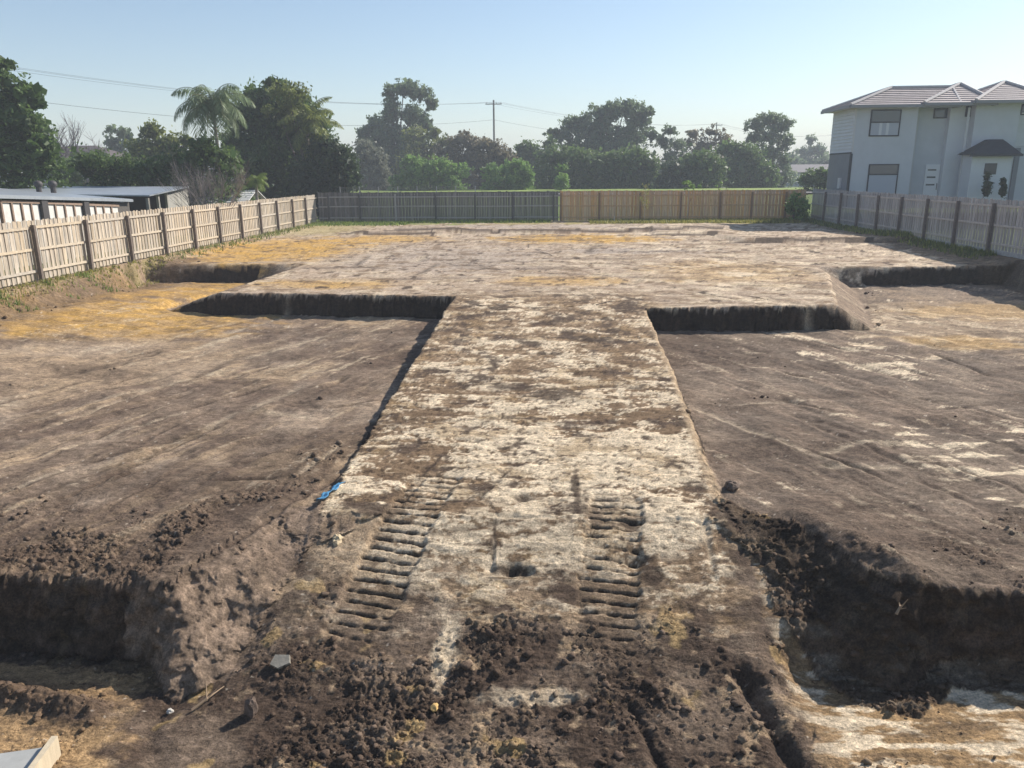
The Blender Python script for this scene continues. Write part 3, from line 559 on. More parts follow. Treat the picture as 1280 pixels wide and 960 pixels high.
# left: A near, B at the corner; rails face +X, which is the right of A->B
LY0 = 18.0; LP = [s for s in (20.2-LY0+2.66*k for k in range(-0, 13))]
LP = [22.95-LY0 + 2.68*k for k in range(-1, 12)]
LP = [p for p in LP if 0 < p < 34.3]
fence('sunlit weathered brown paling fence with dark posts running along the left boundary', (-15.6, LY0), (-15.6, 52.3), -1, 1.80, .24, LP, M_PALE_L, M_RAIL_L, M_POST_L, rails=(.30, .93, 1.58))
bx0 = -15.45
xs = [at(px, 260, 52.3).x for px in (411, 450, 495, 545, 594, 641, 692)]
fence('dark grey shaded paling fence across the left half of the back boundary', (bx0, 52.3), (.60, 52.3), -1, 1.91, .26, [x-bx0 for x in xs], M_PALE_G, M_RAIL_G, M_POST_G, post_mats={2: M_POST_W}, rails=(.25, .98, 1.6))
xs = [at(px, 260, 52.3).x for px in (701, 749, 800, 850.6, 899.6, 939, 981)]
fence('new tan timber paling fence across the right half of the back boundary', (.62, 52.3), (16.6, 52.3), -1, 1.93, .25, [x-.62 for x in xs], M_PALE_T, M_RAIL_T, M_POST_T, rails=(.25, .98, 1.62))
RP = [30.85-24+2.66*k for k in range(-2, 8)]
RP = [p for p in RP if 0 < p < 28]
fence('silver grey paling fence with brown posts and pale plinth boards along the right boundary', (16.85, 24.0), (16.85, 52.2), 1, 1.93, .30, RP, M_PALE_R, M_RAIL_R, M_POST_R, plinth=M_PLINTH, rails=(.30, 1.0, 1.72))

# wire mesh screen standing above the grey back fence
M_WIRE = mat('wire', (.20, .19, .18), .6); M_PIPE = mat('pipe_post', (.38, .37, .36), .5)
a0 = at(425, 236, 53.6); a1 = at(594, 234, 53.6)
r = thing('wire_fence', (a0.x, 53.6, .4), 'thin wire mesh screen on pale pipe posts rising above the dark grey back fence', 'fence')
Lw = a1.x-a0.x
for i in range(8): MB().tube([(Lw*i/7, 0, -.3), (Lw*i/7, 0, 2.12)], .028).build('post', M_PIPE, r)
m = MB()
for k in range(9): zz = 1.35+k*.09; m.tube([(0, 0, zz), (Lw, 0, zz)], .006, 3)
for k in range(int(Lw/.15)): m.tube([(k*.15, 0, 1.3), (k*.15, 0, 2.08)], .005, 3)
tag(m.build('wire_mesh', M_WIRE, r), kind='stuff')

# ------------------------------------------------------------------ vegetation
def leafmat(name, col, trans=.45):
    m = bpy.data.materials.new(name); m.use_nodes = True; nt = m.node_tree; N = nt.nodes.new; L = nt.links.new; b = nt.nodes['Principled BSDF']; out = nt.nodes['Material Output']
    t = N('ShaderNodeAttribute'); t.attribute_name = 'tint'; base = N('ShaderNodeRGB'); base.outputs[0].default_value = (*col, 1)
    mr = N('ShaderNodeMapRange'); mr.inputs[3].default_value = .55; mr.inputs[4].default_value = 1.7; L(t.outputs['Fac'], mr.inputs[0])
    vm = N('ShaderNodeVectorMath'); vm.operation = 'SCALE'; L(base.outputs[0], vm.inputs[0]); L(mr.outputs[0], vm.inputs['Scale'])
    hs = N('ShaderNodeHueSaturation'); mh = N('ShaderNodeMapRange'); mh.inputs[3].default_value = .515; mh.inputs[4].default_value = .48; L(t.outputs['Fac'], mh.inputs[0]); L(mh.outputs[0], hs.inputs['Hue']); L(vm.outputs[0], hs.inputs['Color'])
    L(hs.outputs[0], b.inputs['Base Color']); b.inputs['Roughness'].default_value = .55; b.inputs['Specular IOR Level'].default_value = .35
    tr = N('ShaderNodeBsdfTranslucent'); L(hs.outputs[0], tr.inputs[0]); mxs = N('ShaderNodeMixShader'); mxs.inputs[0].default_value = trans
    L(b.outputs[0], mxs.inputs[1]); L(tr.outputs[0], mxs.inputs[2]); L(mxs.outputs[0], out.inputs[0]); return m
ML = {k: leafmat('leaf_'+k, c) for k, c in dict(dark=(.085, .14, .04), mid=(.12, .18, .06), olive=(.16, .19, .055), gum=(.14, .19, .10), bright=(.17, .28, .07), brown=(.175, .155, .095),
      yellow=(.24, .24, .06), pale=(.14, .15, .11), deep=(.05, .08, .035), lime=(.14, .20, .045)).items()}
M_BARK = mat('bark', (.13, .105, .085), .9, noise=(6, .3)); M_BARKP = mat('pale_bark', (.30, .26, .22), .9, noise=(6, .3)); M_TWIG = mat('bare_twigs', (.27, .23, .21), .9); M_TWIGV = mat('mauve_twigs', (.17, .14, .15), .9)

def leaves(rs, blobs, n, size, droop=0., flat=1.0, clump=.22, per=22, shell=.55, narrow=.5):
    """blobs: (cx,cy,cz,rx,ry,rz). returns V,F,tint"""
    vol = np.array([b[3]*b[5]+b[4]*b[5] for b in blobs]); vol = vol/vol.sum(); nc = max(6, n//per)
    bi = rs.choice(len(blobs), nc, p=vol); Bb = np.array(blobs)[bi]
    d = rs.normal(size=(nc, 3)); d /= np.linalg.norm(d, axis=1)[:, None]; d[:, 2] = np.where((d[:, 2] < -.3) & (rs.rand(nc) < .5), -d[:, 2]*.6, d[:, 2])
    rr = shell + (1-shell)*rs.rand(nc)**.6; cc = Bb[:, :3] + d*Bb[:, 3:]*rr[:, None]
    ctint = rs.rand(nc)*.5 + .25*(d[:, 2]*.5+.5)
    k = np.repeat(np.arange(nc), per); cr = np.cbrt(Bb[:, 3]*Bb[:, 4]*Bb[:, 5])*clump*(.6+.8*rs.rand(nc))
    off = rs.normal(size=(len(k), 3))*.6*cr[k][:, None]; off[:, 2] *= .75*flat
    P = cc[k] + off; N_ = len(P); s = size*(.6+.8*rs.rand(N_))
    a = rs.normal(size=(N_, 3)); a[:, 2] -= droop; a /= np.linalg.norm(a, axis=1)[:, None]
    b = rs.normal(size=(N_, 3)); b[:, 2] *= .6; b -= (b*a).sum(1)[:, None]*a; b /= np.linalg.norm(b, axis=1)[:, None]+1e-9
    A_ = a*s[:, None]*.5; B_ = b*s[:, None]*.5*narrow
    V = np.stack([P-A_, P-A_*.1+B_, P+A_, P-A_*.1-B_], 1).reshape(-1, 3); Fc = np.arange(N_*4).reshape(-1, 4)
    tint = np.clip(ctint[k]+.25*rs.rand(N_), 0, 1); return V, Fc, np.repeat(tint, 4)
def core(rs, blobs, f):
    v0, f0 = ico(2); VV = []; FF = []; o = 0
    for b in blobs:
        v = v0*np.array(b[3:6])*f*(1+.5*(rs.rand(len(v0))-.5))[:, None] + np.array(b[:3]); VV.append(v); FF.append(f0+o); o += len(v0)
    return np.concatenate(VV), np.concatenate(FF)
def tree(name, label, cat, px, D, blobs_px, kind='mid', n=5000, size=.32, seed=1, trunk=True, coref=.62, bark=None, group=None, zb=None, droop=0., clump=.22, per=22, trunk_px=None, depth=.85, narrow=.5, shell=.45, limbs=True, skirt=True):
    """blobs_px: (px, py, rx, ry) in photo pixels, placed in space at distance D with a real depth"""
    rs = np.random.RandomState(seed); base = at(px, 230, D); bz = zt(base.x, D) if zb is None else zb
    r = thing(name, (base.x, D, bz), label, cat, group); k = ppm(D); bl = []
    for q in blobs_px:
        c = at(q[0], q[1], D); rx, rz = q[2]/k, q[3]/k; ry = (rx+rz)/2*depth; dy = (q[4]/k if len(q) > 4 else rs.uniform(-.4, .4)*ry)
        bl.append((c.x-base.x, dy, c.z-bz, rx, ry, rz))
    if skirt:
        lo_ = [b for b in bl if b[2]-b[5] < 4.5] or bl; xa = min(b[0]-b[3]*.8 for b in lo_); xb = max(b[0]+b[3]*.8 for b in lo_); hs = max(1.0, min(b[2] for b in lo_)*.55); ns = max(2, int((xb-xa)/(1.6*hs)))
        bl += [(xa+(xb-xa)*(i+.5)/ns, rs.uniform(-.5, .5), hs*.8, (xb-xa)/ns*.75, hs, hs) for i in range(ns)]; n = int(n*1.15)
    V, Fc, T = leaves(rs, bl, int(n*1.35), size, droop, clump=clump*1.25, per=per, narrow=narrow, shell=shell)
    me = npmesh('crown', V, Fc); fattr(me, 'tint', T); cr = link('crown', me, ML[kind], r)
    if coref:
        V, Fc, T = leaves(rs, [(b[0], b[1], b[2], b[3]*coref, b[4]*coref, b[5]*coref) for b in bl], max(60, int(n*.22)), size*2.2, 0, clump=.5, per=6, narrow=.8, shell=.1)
        me = npmesh('inner_foliage', V, Fc); fattr(me, 'tint', T*.45); link('inner_foliage', me, ML[kind], r)  # lowered tint paints the shade inside the crown onto these leaves
    if trunk:
        m = MB(); top = max(b[2] for b in bl); R0 = max(.09, top*.022); mean = np.mean([b[:3] for b in bl], 0)
        pts = [(0, 0, -.3), (mean[0]*.1, 0, top*.25), (mean[0]*.5, mean[1]*.3, top*.5), (mean[0]*.9, mean[1]*.6, top*.8)]
        m.tube(pts, [R0, R0*.8, R0*.6, R0*.3], 7)
        if limbs:
            for b in bl[:9]:
                st = Vector(pts[1]).lerp(Vector(pts[2]), rs.rand()); e = Vector(b[:3]); mid_ = st.lerp(e, .5)+Vector((0, 0, -.06*(e-st).length))
                m.tube([st, mid_, e, e+Vector((rs.uniform(-.3, .3)*b[3], 0, b[5]*.6))], [R0*.45, R0*.32, R0*.2, R0*.06], 5)
        m.build('trunk', bark or M_BARK, r, True)
    return r
def bush(*a, **k): k.setdefault('limbs', False); return tree(*a, **k)

def bare(name, label, px, D, hpx, wpx, mt, seed, dens=5, upright=.5, base_y=None, cat='tree', r0=None, stems=5):
    rs = random.Random(seed); b = at(px, 230, D); bz = zt(b.x, D); r = thing(name, (b.x, D, bz), label, cat); k = ppm(D)
    topz = at(px, hpx, D).z-bz; w = wpx/k; m = MB(); r0 = r0 or topz*.018
    def grow(p, d, L, R, lev):
        n = 3; pts = [p]; q = p; dd = d
        for i in range(n):
            dd = (dd + Vector((rs.uniform(-.22, .22), rs.uniform(-.22, .22), rs.uniform(-.05, .16)))).normalized(); q = q + dd*L/n; pts.append(q)
        m.tube(pts, [R, R*.85, R*.7, R*.5], 5 if lev < 2 else 3)
        if lev < 4:
            for i in range(dens if lev else dens+1):
                t = rs.uniform(.35, 1); a = pts[0].lerp(pts[-1], t) if False else pts[min(3, int(t*3)+0)].lerp(pts[min(3, int(t*3)+1)], (t*3) % 1)
                nd = (dd + Vector((rs.uniform(-1, 1), rs.uniform(-1, 1), rs.uniform(-.2, .7)))*(.75-.25*upright)).normalized()
                grow(a, nd, L*rs.uniform(.5, .72), R*.48, lev+1)
    for s_ in range(stems):
        d = Vector((rs.uniform(-1, 1)*w/topz, rs.uniform(-.5, .5)*w/topz, 1)).normalized()
        grow(Vector((rs.uniform(-.1, .1), rs.uniform(-.1, .1), 0)), d, topz*.5, r0, 1)
    m.build('branches', mt, r); return r

def frond_set(rs, origin, n, L, elev, hang, leaf, w, az0=0., ring=None):
    """pinnate fronds: arching rachis with leaflets; returns V,F,tint and rachis MB"""
    VV = []; T = []; mb = MB()
    for i in range(n):
        az = az0 + i*2.39996 + rs.uniform(-.2, .2); el = elev[0] + (elev[1]-elev[0])*((i+.5)/n) + rs.uniform(-.08, .08); Li = L*rs.uniform(.85, 1.1)
        pts = []; p = Vector(origin); K = 12; e = el
        for k in range(K+1):
            pts.append(p.copy()); p = p + Vector((math.cos(az)*math.cos(e), math.sin(az)*math.cos(e), math.sin(e)))*Li/K; e -= hang/K*(1+.8*k/K)
        mb.tube(pts, [w*(1-.8*k/K) for k in range(K+1)], 4)
        sd = Vector((-math.sin(az), math.cos(az), 0))
        for k in range(2, K*3):
            t = k/(K*3); q = pts[int(t*K)].lerp(pts[min(K, int(t*K)+1)], (t*K) % 1); ll = leaf*math.sin(PI*min(1, t*.9+.12))**.6
            fw = (pts[min(K, int(t*K)+1)]-pts[int(t*K)]).normalized()
            for s in (-1, 1):
                dr = (sd*s*.75 + fw*.35 + Vector((0, 0, -.55+rs.uniform(-.35, .3)))).normalized(); wv = fw*.035*L/2.5
                a = q; b = q+dr*ll*.5+wv; c = q+dr*ll+Vector((0, 0, -.15*ll)); d = q+dr*ll*.5-wv
                VV += [a, b, c, d]; T += [.35+.5*rs.random()]*4
    return VV, T, mb
def palm(label, px, D, crown_px, kind, n, Lpx, elev, hang, seed, leafk=.28, tr=.16, cat='palm tree', lean=0):
    rs = random.Random(seed); b = at(px+lean, 230, D); bz = zt(b.x, D); r = thing('palm_tree', (b.x, D, bz), label, cat); k = ppm(D); c = at(crown_px[0], crown_px[1], D)
    o = Vector((c.x-b.x, 0, c.z-bz)); L = Lpx/k
    MB().tube([(0, 0, -.2), (o.x*.3, 0, o.z*.4), (o.x*.8, 0, o.z*.8), o], [tr*1.3, tr, tr*.85, tr*.8], 8).build('trunk', M_BARKP, r, True)
    VV, T, mb = frond_set(rs, o, n, L, elev, hang, L*leafk, .03*L/2.5)
    me = npmesh('fronds', [tuple(v) for v in VV], np.arange(len(VV)).reshape(-1, 4)); fattr(me, 'tint', np.array(T)); link('fronds', me, ML[kind], r); mb.build('frond_stems', M_STEM, r); return r
M_STEM = mat('frond_stem', (.12, .13, .05), .7)

# left side
tree('evergreen_tree', 'large dark evergreen tree at the left edge rising behind the metal shed roof', 'tree', 12, 42,
     [(8, 105, 26, 30), (30, 118, 30, 22), (0, 150, 45, 40), (30, 160, 42, 34), (55, 190, 32, 32), (15, 200, 50, 36), (45, 215, 40, 20), (-30, 180, 50, 70), (8, 82, 9, 16), (22, 128, 28, 22), (48, 128, 14, 9), (-40, 130, 40, 50)], 'dark', 11000, .24, 21, coref=.72, clump=.15)
bare('bare_tree', 'leafless mauve grey tree with rounded twiggy crown behind the dark evergreen', 92, 78, 150, 80, M_TWIGV, 5, dens=5, upright=.2, stems=8)
tree('gum_tree', 'hazy blue green gum beyond the shed roof between bare tree and palm', 'tree', 152, 105, [(150, 168, 20, 10), (140, 180, 14, 10), (165, 185, 18, 12), (150, 200, 26, 16)], 'gum', 2200, .5, 23)
tree('leafy_tree', 'olive leafy tree with pointed top just left of the tall palm', 'tree', 190, 66, [(188, 168, 16, 16), (178, 190, 26, 18), (205, 185, 22, 20), (190, 210, 34, 24), (220, 205, 26, 26), (232, 178, 14, 12)], 'olive', 6000, .3, 24)
tree('dark_tree', 'low dark green tree mass behind the right end of the metal shed', 'tree', 215, 46, [(150, 215, 34, 22), (190, 218, 32, 22), (230, 212, 30, 28), (120, 208, 30, 24), (255, 205, 22, 34), (262, 190, 16, 22), (280, 212, 22, 30)], 'dark', 9500, .21, 25, coref=.75)
tree('round_shrub', 'dull green shrub behind the roof vents of the metal shed', 'shrub', 105, 62, [(100, 208, 24, 18), (82, 216, 20, 18), (128, 205, 18, 14)], 'mid', 2600, .28, 26)
palm('tall feathery palm tree standing above the shed with long drooping fronds', 270, 47, (266, 134), 'gum', 24, 60, (1.52, -.2), 1.7, 31, .34, .12, lean=8)
tree('broad_tree', 'big dense dark green tree with sunlit olive top behind the left fence', 'tree', 345, 60,
     [(335, 125, 42, 24), (365, 135, 36, 24), (312, 150, 34, 32), (345, 165, 50, 34), (385, 165, 32, 30), (300, 190, 26, 34), (340, 205, 52, 34), (385, 205, 38, 34), (345, 106, 16, 10), (320, 225, 40, 20), (372, 228, 34, 16)], 'dark', 15000, .30, 32, coref=.6, clump=.15, trunk_px=340)
tree('sunlit_tree', 'lighter yellow green tree growing through the right side of the broad dark tree', 'tree', 385, 57.5, [(362, 118, 26, 14), (390, 172, 20, 14), (348, 140, 26, 8), (372, 152, 24, 8), (395, 190, 18, 12)], 'olive', 3000, .27, 33, coref=0, skirt=False)
palm('palm tree with stiff upright fronds at the right shoulder of the broad dark tree', 384, 58, (384, 155), 'olive', 16, 50, (1.5, -.2), 1.3, 34, .26, .13)
palm('small broken palm crown with bright fronds low behind the left fence', 318, 44, (320, 226), 'lime', 14, 20, (1.4, -.2), 1.5, 35, .45, .1)
tree('magnolia_tree', 'dark glossy leaved magnolia overhanging the back left fence corner', 'tree', 412, 57, [(408, 190, 26, 18), (425, 205, 24, 20), (400, 215, 34, 26), (430, 228, 22, 16), (388, 228, 26, 22), (440, 222, 12, 12), (412, 240, 26, 8)], 'deep', 7500, .28, 36, coref=.7)
bare('bare_shrub', 'leafless grey shrub with many upright stems in front of the pale shingle roof', 262, 38, 192, 66, M_TWIG, 8, dens=5, upright=.9, cat='shrub', r0=.028, stems=10)
# centre
tree('tall_gum', 'tall gum tree with two separate rounded leaf clouds left of the power pole', 'tree', 497, 118,
     [(505, 112, 24, 12), (488, 118, 10, 10), (525, 118, 16, 11), (538, 130, 13, 9), (490, 142, 11, 20), (515, 148, 19, 17), (532, 158, 10, 16), (470, 160, 15, 17), (455, 168, 12, 12), (487, 172, 24, 22), (515, 180, 26, 20), (470, 190, 26, 20), (497, 205, 36, 22)], 'gum', 11000, .42, 41, coref=.55, clump=.16, droop=.5)
tree('scrubby_tree', 'pale scrubby grey tree at the foot of the tall gum', 'tree', 462, 100, [(455, 190, 14, 18), (470, 205, 14, 22), (448, 210, 14, 20), (478, 222, 14, 14)], 'pale', 3400, .34, 42, coref=.4)
tree('olive_tree', 'pale olive wattle tree with yellow tip right of the tall gum', 'tree', 525, 112, [(520, 172, 20, 14), (545, 168, 14, 9), (532, 186, 26, 14), (555, 180, 12, 14)], 'olive', 3800, .38, 43)
bush('green_wattle', 'bright green feathery wattle bush behind the dark grey fence, the larger left one', 'bush', 540, 92, [(515, 205, 20, 12), (545, 210, 26, 14), (572, 214, 18, 14), (520, 222, 24, 14), (555, 226, 32, 12), (498, 228, 14, 12)], 'bright', 6500, .26, 44, clump=.14, coref=.7)
bush('green_wattle', 'bright green feathery wattle bush right of the brown gums, the smaller right one', 'bush', 635, 92, [(615, 216, 14, 13), (645, 212, 20, 14), (632, 226, 28, 12), (658, 222, 10, 14)], 'bright', 4500, .26, 45, clump=.14, coref=.7)
tree('brown_gum', 'brownish green gum crown left below the power pole', 'tree', 582, 108, [(575, 178, 22, 14), (595, 182, 16, 16), (560, 192, 18, 14), (585, 204, 26, 18), (556, 205, 14, 12)], 'brown', 4800, .36, 46, clump=.16)
tree('brown_gum', 'rounder brownish green gum crown hiding the foot of the power pole', 'tree', 618, 106, [(612, 186, 20, 16), (628, 198, 18, 16), (604, 208, 22, 20), (625, 218, 20, 16)], 'brown', 4200, .36, 47, clump=.16)
tree('dark_gum', 'small round dark tree between the brown gums and the big spreading tree', 'tree', 662, 116, [(658, 188, 18, 12), (650, 200, 16, 14), (672, 196, 16, 14), (662, 214, 24, 18), (688, 182, 10, 12)], 'mid', 4200, .38, 48)
tree('spreading_tree', 'big spreading tree with wide irregular crown right of centre', 'tree', 765, 122,
     [(780, 138, 28, 15), (755, 145, 24, 17), (800, 150, 18, 20), (722, 158, 22, 16), (745, 170, 30, 22), (785, 172, 32, 20), (705, 172, 18, 13), (770, 190, 40, 20), (730, 190, 36, 20), (690, 168, 10, 8), (812, 140, 8, 8), (816, 170, 8, 12)], 'gum', 12500, .42, 49, coref=.6, clump=.15)
bush('dark_hedge_bush', 'dark olive bushes massed under the left side of the big spreading tree', 'bush', 705, 98, [(690, 200, 22, 20), (715, 202, 20, 20), (700, 220, 32, 18), (740, 204, 20, 18), (735, 222, 26, 16)], 'mid', 8000, .26, 50, clump=.12, coref=.85)
bush('dark_hedge_bush', 'dark olive bushes massed under the right side of the big spreading tree', 'bush', 785, 98, [(765, 206, 20, 18), (790, 202, 22, 20), (810, 210, 14, 20), (780, 222, 34, 16), (812, 224, 12, 12)], 'mid', 7500, .26, 51, clump=.12, coref=.85)
bush('pale_shrub', 'small pale green sapling in front of the dark hedge bushes', 'shrub', 701, 88, [(701, 212, 7, 9), (704, 226, 8, 8)], 'bright', 800, .2, 52)
tree('wispy_gum', 'thin airy gum right of the big spreading tree', 'tree', 838, 125, [(838, 164, 12, 8), (830, 178, 12, 10), (848, 182, 12, 10), (838, 198, 16, 12), (832, 216, 16, 14)], 'gum', 2800, .42, 53, coref=.3, clump=.2)
tree('wispy_gum', 'broad airy gum behind the round dark bush', 'tree', 880, 128, [(868, 168, 14, 9), (890, 166, 16, 9), (905, 178, 14, 12), (878, 184, 24, 12), (860, 182, 8, 10)], 'brown', 3600, .42, 54, coref=.35, clump=.18)
bush('round_bush', 'dense rounded dark green bush behind the tan fence', 'bush', 880, 96, [(878, 204, 26, 18), (865, 212, 16, 18), (892, 214, 16, 18), (878, 224, 26, 12)], 'mid', 5200, .25, 55, clump=.1, coref=.9)
tree('dark_tree', 'dark green tree between the round bush and the tall round gum', 'tree', 925, 104, [(915, 188, 18, 12), (932, 196, 18, 16), (918, 212, 22, 18), (945, 212, 20, 18), (935, 226, 28, 12), (962, 222, 14, 14)], 'mid', 6000, .32, 56, coref=.75)
tree('round_gum', 'tall gum with open rounded crown left of the house', 'tree', 965, 122, [(962, 150, 18, 10), (945, 158, 14, 12), (978, 160, 14, 14), (960, 172, 20, 14), (942, 174, 10, 9), (982, 178, 10, 12), (965, 192, 20, 14), (980, 204, 12, 12)], 'gum', 6500, .38, 57, coref=.35, clump=.18, droop=.5)
bush('low_shrub', 'low dark shrub behind the tan fence beneath the airy gums', 'bush', 842, 94, [(840, 214, 14, 16), (852, 224, 14, 12), (828, 226, 12, 10)], 'deep', 2600, .25, 58, coref=.8)
bush('hedge_bush', 'clipped looking green bush beside the left wall of the house', 'bush', 1022, 84, [(1020, 218, 14, 9), (1032, 220, 12, 10), (1012, 224, 12, 8)], 'mid', 2600, .22, 59, coref=.85)
tree('distant_tree', 'faint hazy tall tree far away just left of the house', 'tree', 1012, 215, [(1012, 176, 8, 9), (1020, 188, 14, 9), (1004, 192, 12, 9), (1028, 196, 10, 10), (1014, 204, 24, 10)], 'gum', 2600, .6, 60, coref=.5)
tree('distant_tree', 'faint hazy low trees far away behind the bright grass', 'tree', 995, 190, [(990, 200, 14, 10), (1000, 210, 20, 10), (1035, 205, 14, 12)], 'gum', 2200, .55, 61, coref=.6)
# a far wooded skyline seen through the gaps
rs = np.random.RandomState(5); bl = []
for i in range(120):
    x = -300+600*i/119; hh = rs.uniform(3.5, 7); bl.append((x, rs.uniform(-8, 8), hh*.6, 5.5, 5, hh))
V, Fc, T = leaves(rs, bl, 20000, .9, shell=.7, clump=.25); me = npmesh('far_woodland', V, Fc); fattr(me, 'tint', T)
o = link('far_woodland', me, ML['gum'], loc=(0, 300, .3)); tag(o, 'hazy far line of trees closing the view beyond the park', 'woodland', kind='stuff')
V, Fc = core(rs, bl, .85); me = npmesh('far_woodland_mass', V, Fc); fattr(me, 'tint', np.full(len(V), .2)); o = link('far_woodland_mass', me, ML['gum'], loc=(0, 302, .3)); tag(o, 'dense hazy mass of far trees behind the park', 'woodland', kind='stuff')

# shrub in the right corner, sapling, weeds over the tan fence
tree('leafy_shrub', 'green vine like shrub growing in the corner where tan fence meets right fence', 'shrub', 995, 50.8, [(994, 246, 9, 8), (1000, 256, 8, 10), (990, 262, 7, 8), (998, 270, 8, 6)], 'bright', 900, .16, 62, coref=.6, clump=.2)
tree('roadside_weed', 'pale green weed poking above the tan fence left of the other weed', 'plant', 862, 56, [(858, 230, 6, 6), (868, 234, 8, 5)], 'bright', 260, .16, 63, skirt=False, coref=0)
tree('roadside_weed', 'smaller pale green weed poking above the tan fence right of the other weed', 'plant', 900, 56, [(898, 232, 5, 5), (908, 236, 7, 4)], 'bright', 240, .15, 64, coref=0)
def sapling(px, D, topy):
    rs = random.Random(3); b = at(px, 250, D); bz = zt(b.x, D); r = thing('sapling', (b.x, D, bz), 'thin nearly bare sapling with a few yellowing leaves in front of the tan fence', 'sapling'); H = at(px, topy, D).z-bz; m = MB(); P = []
    m.tube([(0, 0, -.1), (.03, 0, H*.5), (0, 0, H)], [.022, .015, .005], 5)
    for i in range(26):
        t = rs.uniform(.25, .95); a = rs.uniform(0, 2*PI); L = H*.36*(1.1-t*.7); s = Vector((.02, 0, H*t)); e = s+Vector((math.cos(a)*L*.6, math.sin(a)*L*.6, L*.75)); mid_ = s.lerp(e, .5)+Vector((0, 0, -.03)); m.tube([s, mid_, e], [.008, .006, .003], 3)
        for k in range(9): q = s.lerp(e, rs.uniform(.2, 1)); P.append(q+Vector((rs.uniform(-.06, .06), rs.uniform(-.06, .06), rs.uniform(-.06, .04))))
    m.build('trunk', M_BARKP, r); V = []
    for q in P:
        a = Vector((rs.uniform(-1, 1), rs.uniform(-1, 1), rs.uniform(-1, .4))).normalized()*.05; w = a.cross(Vector((rs.uniform(-1, 1), 1, 0))).normalized()*.02; V += [q-a, q+w, q+a, q-w]
    me = npmesh('leaves', [tuple(v) for v in V], np.arange(len(V)).reshape(-1, 4)); fattr(me, 'tint', np.full(len(V), .5)); link('leaves', me, ML['yellow'], r)
sapling(806, 50.3, 232)

# grass: stuff along the fences
def grass(name, label, xy, h, kind, seed):
    rs = np.random.RandomState(seed); x, y = xy; n = len(x); z, _ = terrain(x, y); a = rs.rand(n)*2*PI; hh = h*(.4+rs.rand(n)); w = .012+.012*rs.rand(n); dx, dy = np.cos(a), np.sin(a); ln = hh*rs.uniform(.1, .8, n)
    far = np.clip(np.hypot(x, y)/25, 1, 3); w = w*far
    p0 = np.stack([x-dy*w, y+dx*w, z-.01], 1); p1 = np.stack([x+dy*w, y-dx*w, z-.01], 1); p2 = np.stack([x+dx*ln, y+dy*ln, z+hh], 1)
    me = npmesh(name, np.stack([p0, p1, p2], 1).reshape(-1, 3), np.arange(3*n).reshape(-1, 3)); fattr(me, 'tint', np.repeat(rs.rand(n), 3)); tag(link(name, me, ML[kind]), label, 'grass', kind='stuff')
n = 1500; yy = RS.uniform(17, 30, n); grass('dry_grass', 'dry and green grass tufts along the foot of the left fence', (-15.4+RS.rand(n)**2*.7, yy), .11, 'yellow', 1)
n = 1500; yy = RS.uniform(18, 25, n); k_ = pn(yy*1.2, yy*0, 4) > .2; grass('green_grass', 'green grass clumps at the near end of the left fence', (-15.3+RS.rand(n)[k_]**1.5*1.1, yy[k_]), .14, 'lime', 2)
n = 9000; xx = RS.uniform(2.5, 15.5, n); grass('straw_grass', 'straw coloured grass in front of the tan back fence', (xx, 52.0-RS.rand(n)**1.5*2.6), .15, 'yellow', 3)
n = 7000; xx = RS.uniform(-15.2, 0, n); grass('verge_grass', 'short green grass in front of the dark grey back fence', (xx, 52.0-RS.rand(n)**2*1.6-np.where(xx < -9, RS.rand(n)*2.5, 0)), .13, 'lime', 4)
n = 3500; yy = RS.uniform(30, 52, n); grass('weeds', 'dull weeds on the bank under the right fence', (16.7-RS.rand(n)**2*.8, yy), .17, 'olive', 5)
n = 900; yy = RS.uniform(30, 52, n); grass('edge_grass', 'dry grass under the far end of the left fence', (-15.3+RS.rand(n)**2*.9, yy), .15, 'olive', 6)

# ------------------------------------------------------------------ power poles and lines
M_POLE = mat('timber_pole', (.20, .185, .17), .9, noise=(2, .2)); M_INS = mat('insulator', (.30, .28, .26), .4); M_CABLE = mat('cable', (.10, .11, .13), .6)
P1 = at(617, 125, 135); P2 = at(896, 153, 196); dP = P2-P1; P0 = P1-dP*1.05; P0.z = P1.z; P3 = P2+dP; P3.z = P2.z
cdir = Vector((-dP.y, dP.x, 0)).normalized()
for nm, P, lab in (('power_pole', P1, 'timber power pole with one crossarm standing above the brown gum trees'), ('power_pole', P2, 'farther power pole showing only its crossarm above the airy gums')):
    r = thing(nm, (P.x, P.y, .6), lab, 'power pole', 'power poles of the street line'); H = P.z-.6
    MB().tube([(0, 0, -.3), (0, 0, H)], [.2, .14], 8).build('shaft', M_POLE, r)
    a = cdir*1.25; zc = H-.65; ax = Vector((1, 0, 0))
    Mx = Matrix.Translation((0, -.2, zc)) @ Matrix.Rotation(math.radians(0), 4, 'Z')
    MB().box((-1.35, -.06, -.07), (1.35, .06, .07), Mx).build('crossarm', M_POLE, r)
    for s in (-1.2, 0.45, 1.2): MB().tube([(s, -.2, zc+.07), (s, -.2, zc+.32)], [.05, .04], 6).build('insulator', M_INS, r)
def wire(a, b, sag, rr, lab, n=28):
    pts = [a.lerp(b, k/n) - Vector((0, 0, 4*sag*(k/n)*(1-k/n))) for k in range(n+1)]
    tag(MB().tube(pts, rr, 4).build('power_line', M_CABLE), lab, 'power line', 'lines strung between the power poles')
nm3 = ['left', 'middle', 'right']
for j, off in enumerate((-1.2, .45, 1.2)):
    o_ = Vector((off, 0, -.35)); w_ = ('lowest', 'middle', 'topmost')[j]
    wire(P0+o_, P1+o_, 2.0, .012, w_+' thin power line sagging across the left sky to the nearer pole')
    wire(P1+o_, P2+o_, 1.5, .014, w_+' thin power line running between the two poles')
    wire(P2+o_, P3+o_, 1.5, .02, w_+' thin power line leaving the farther pole towards the house')
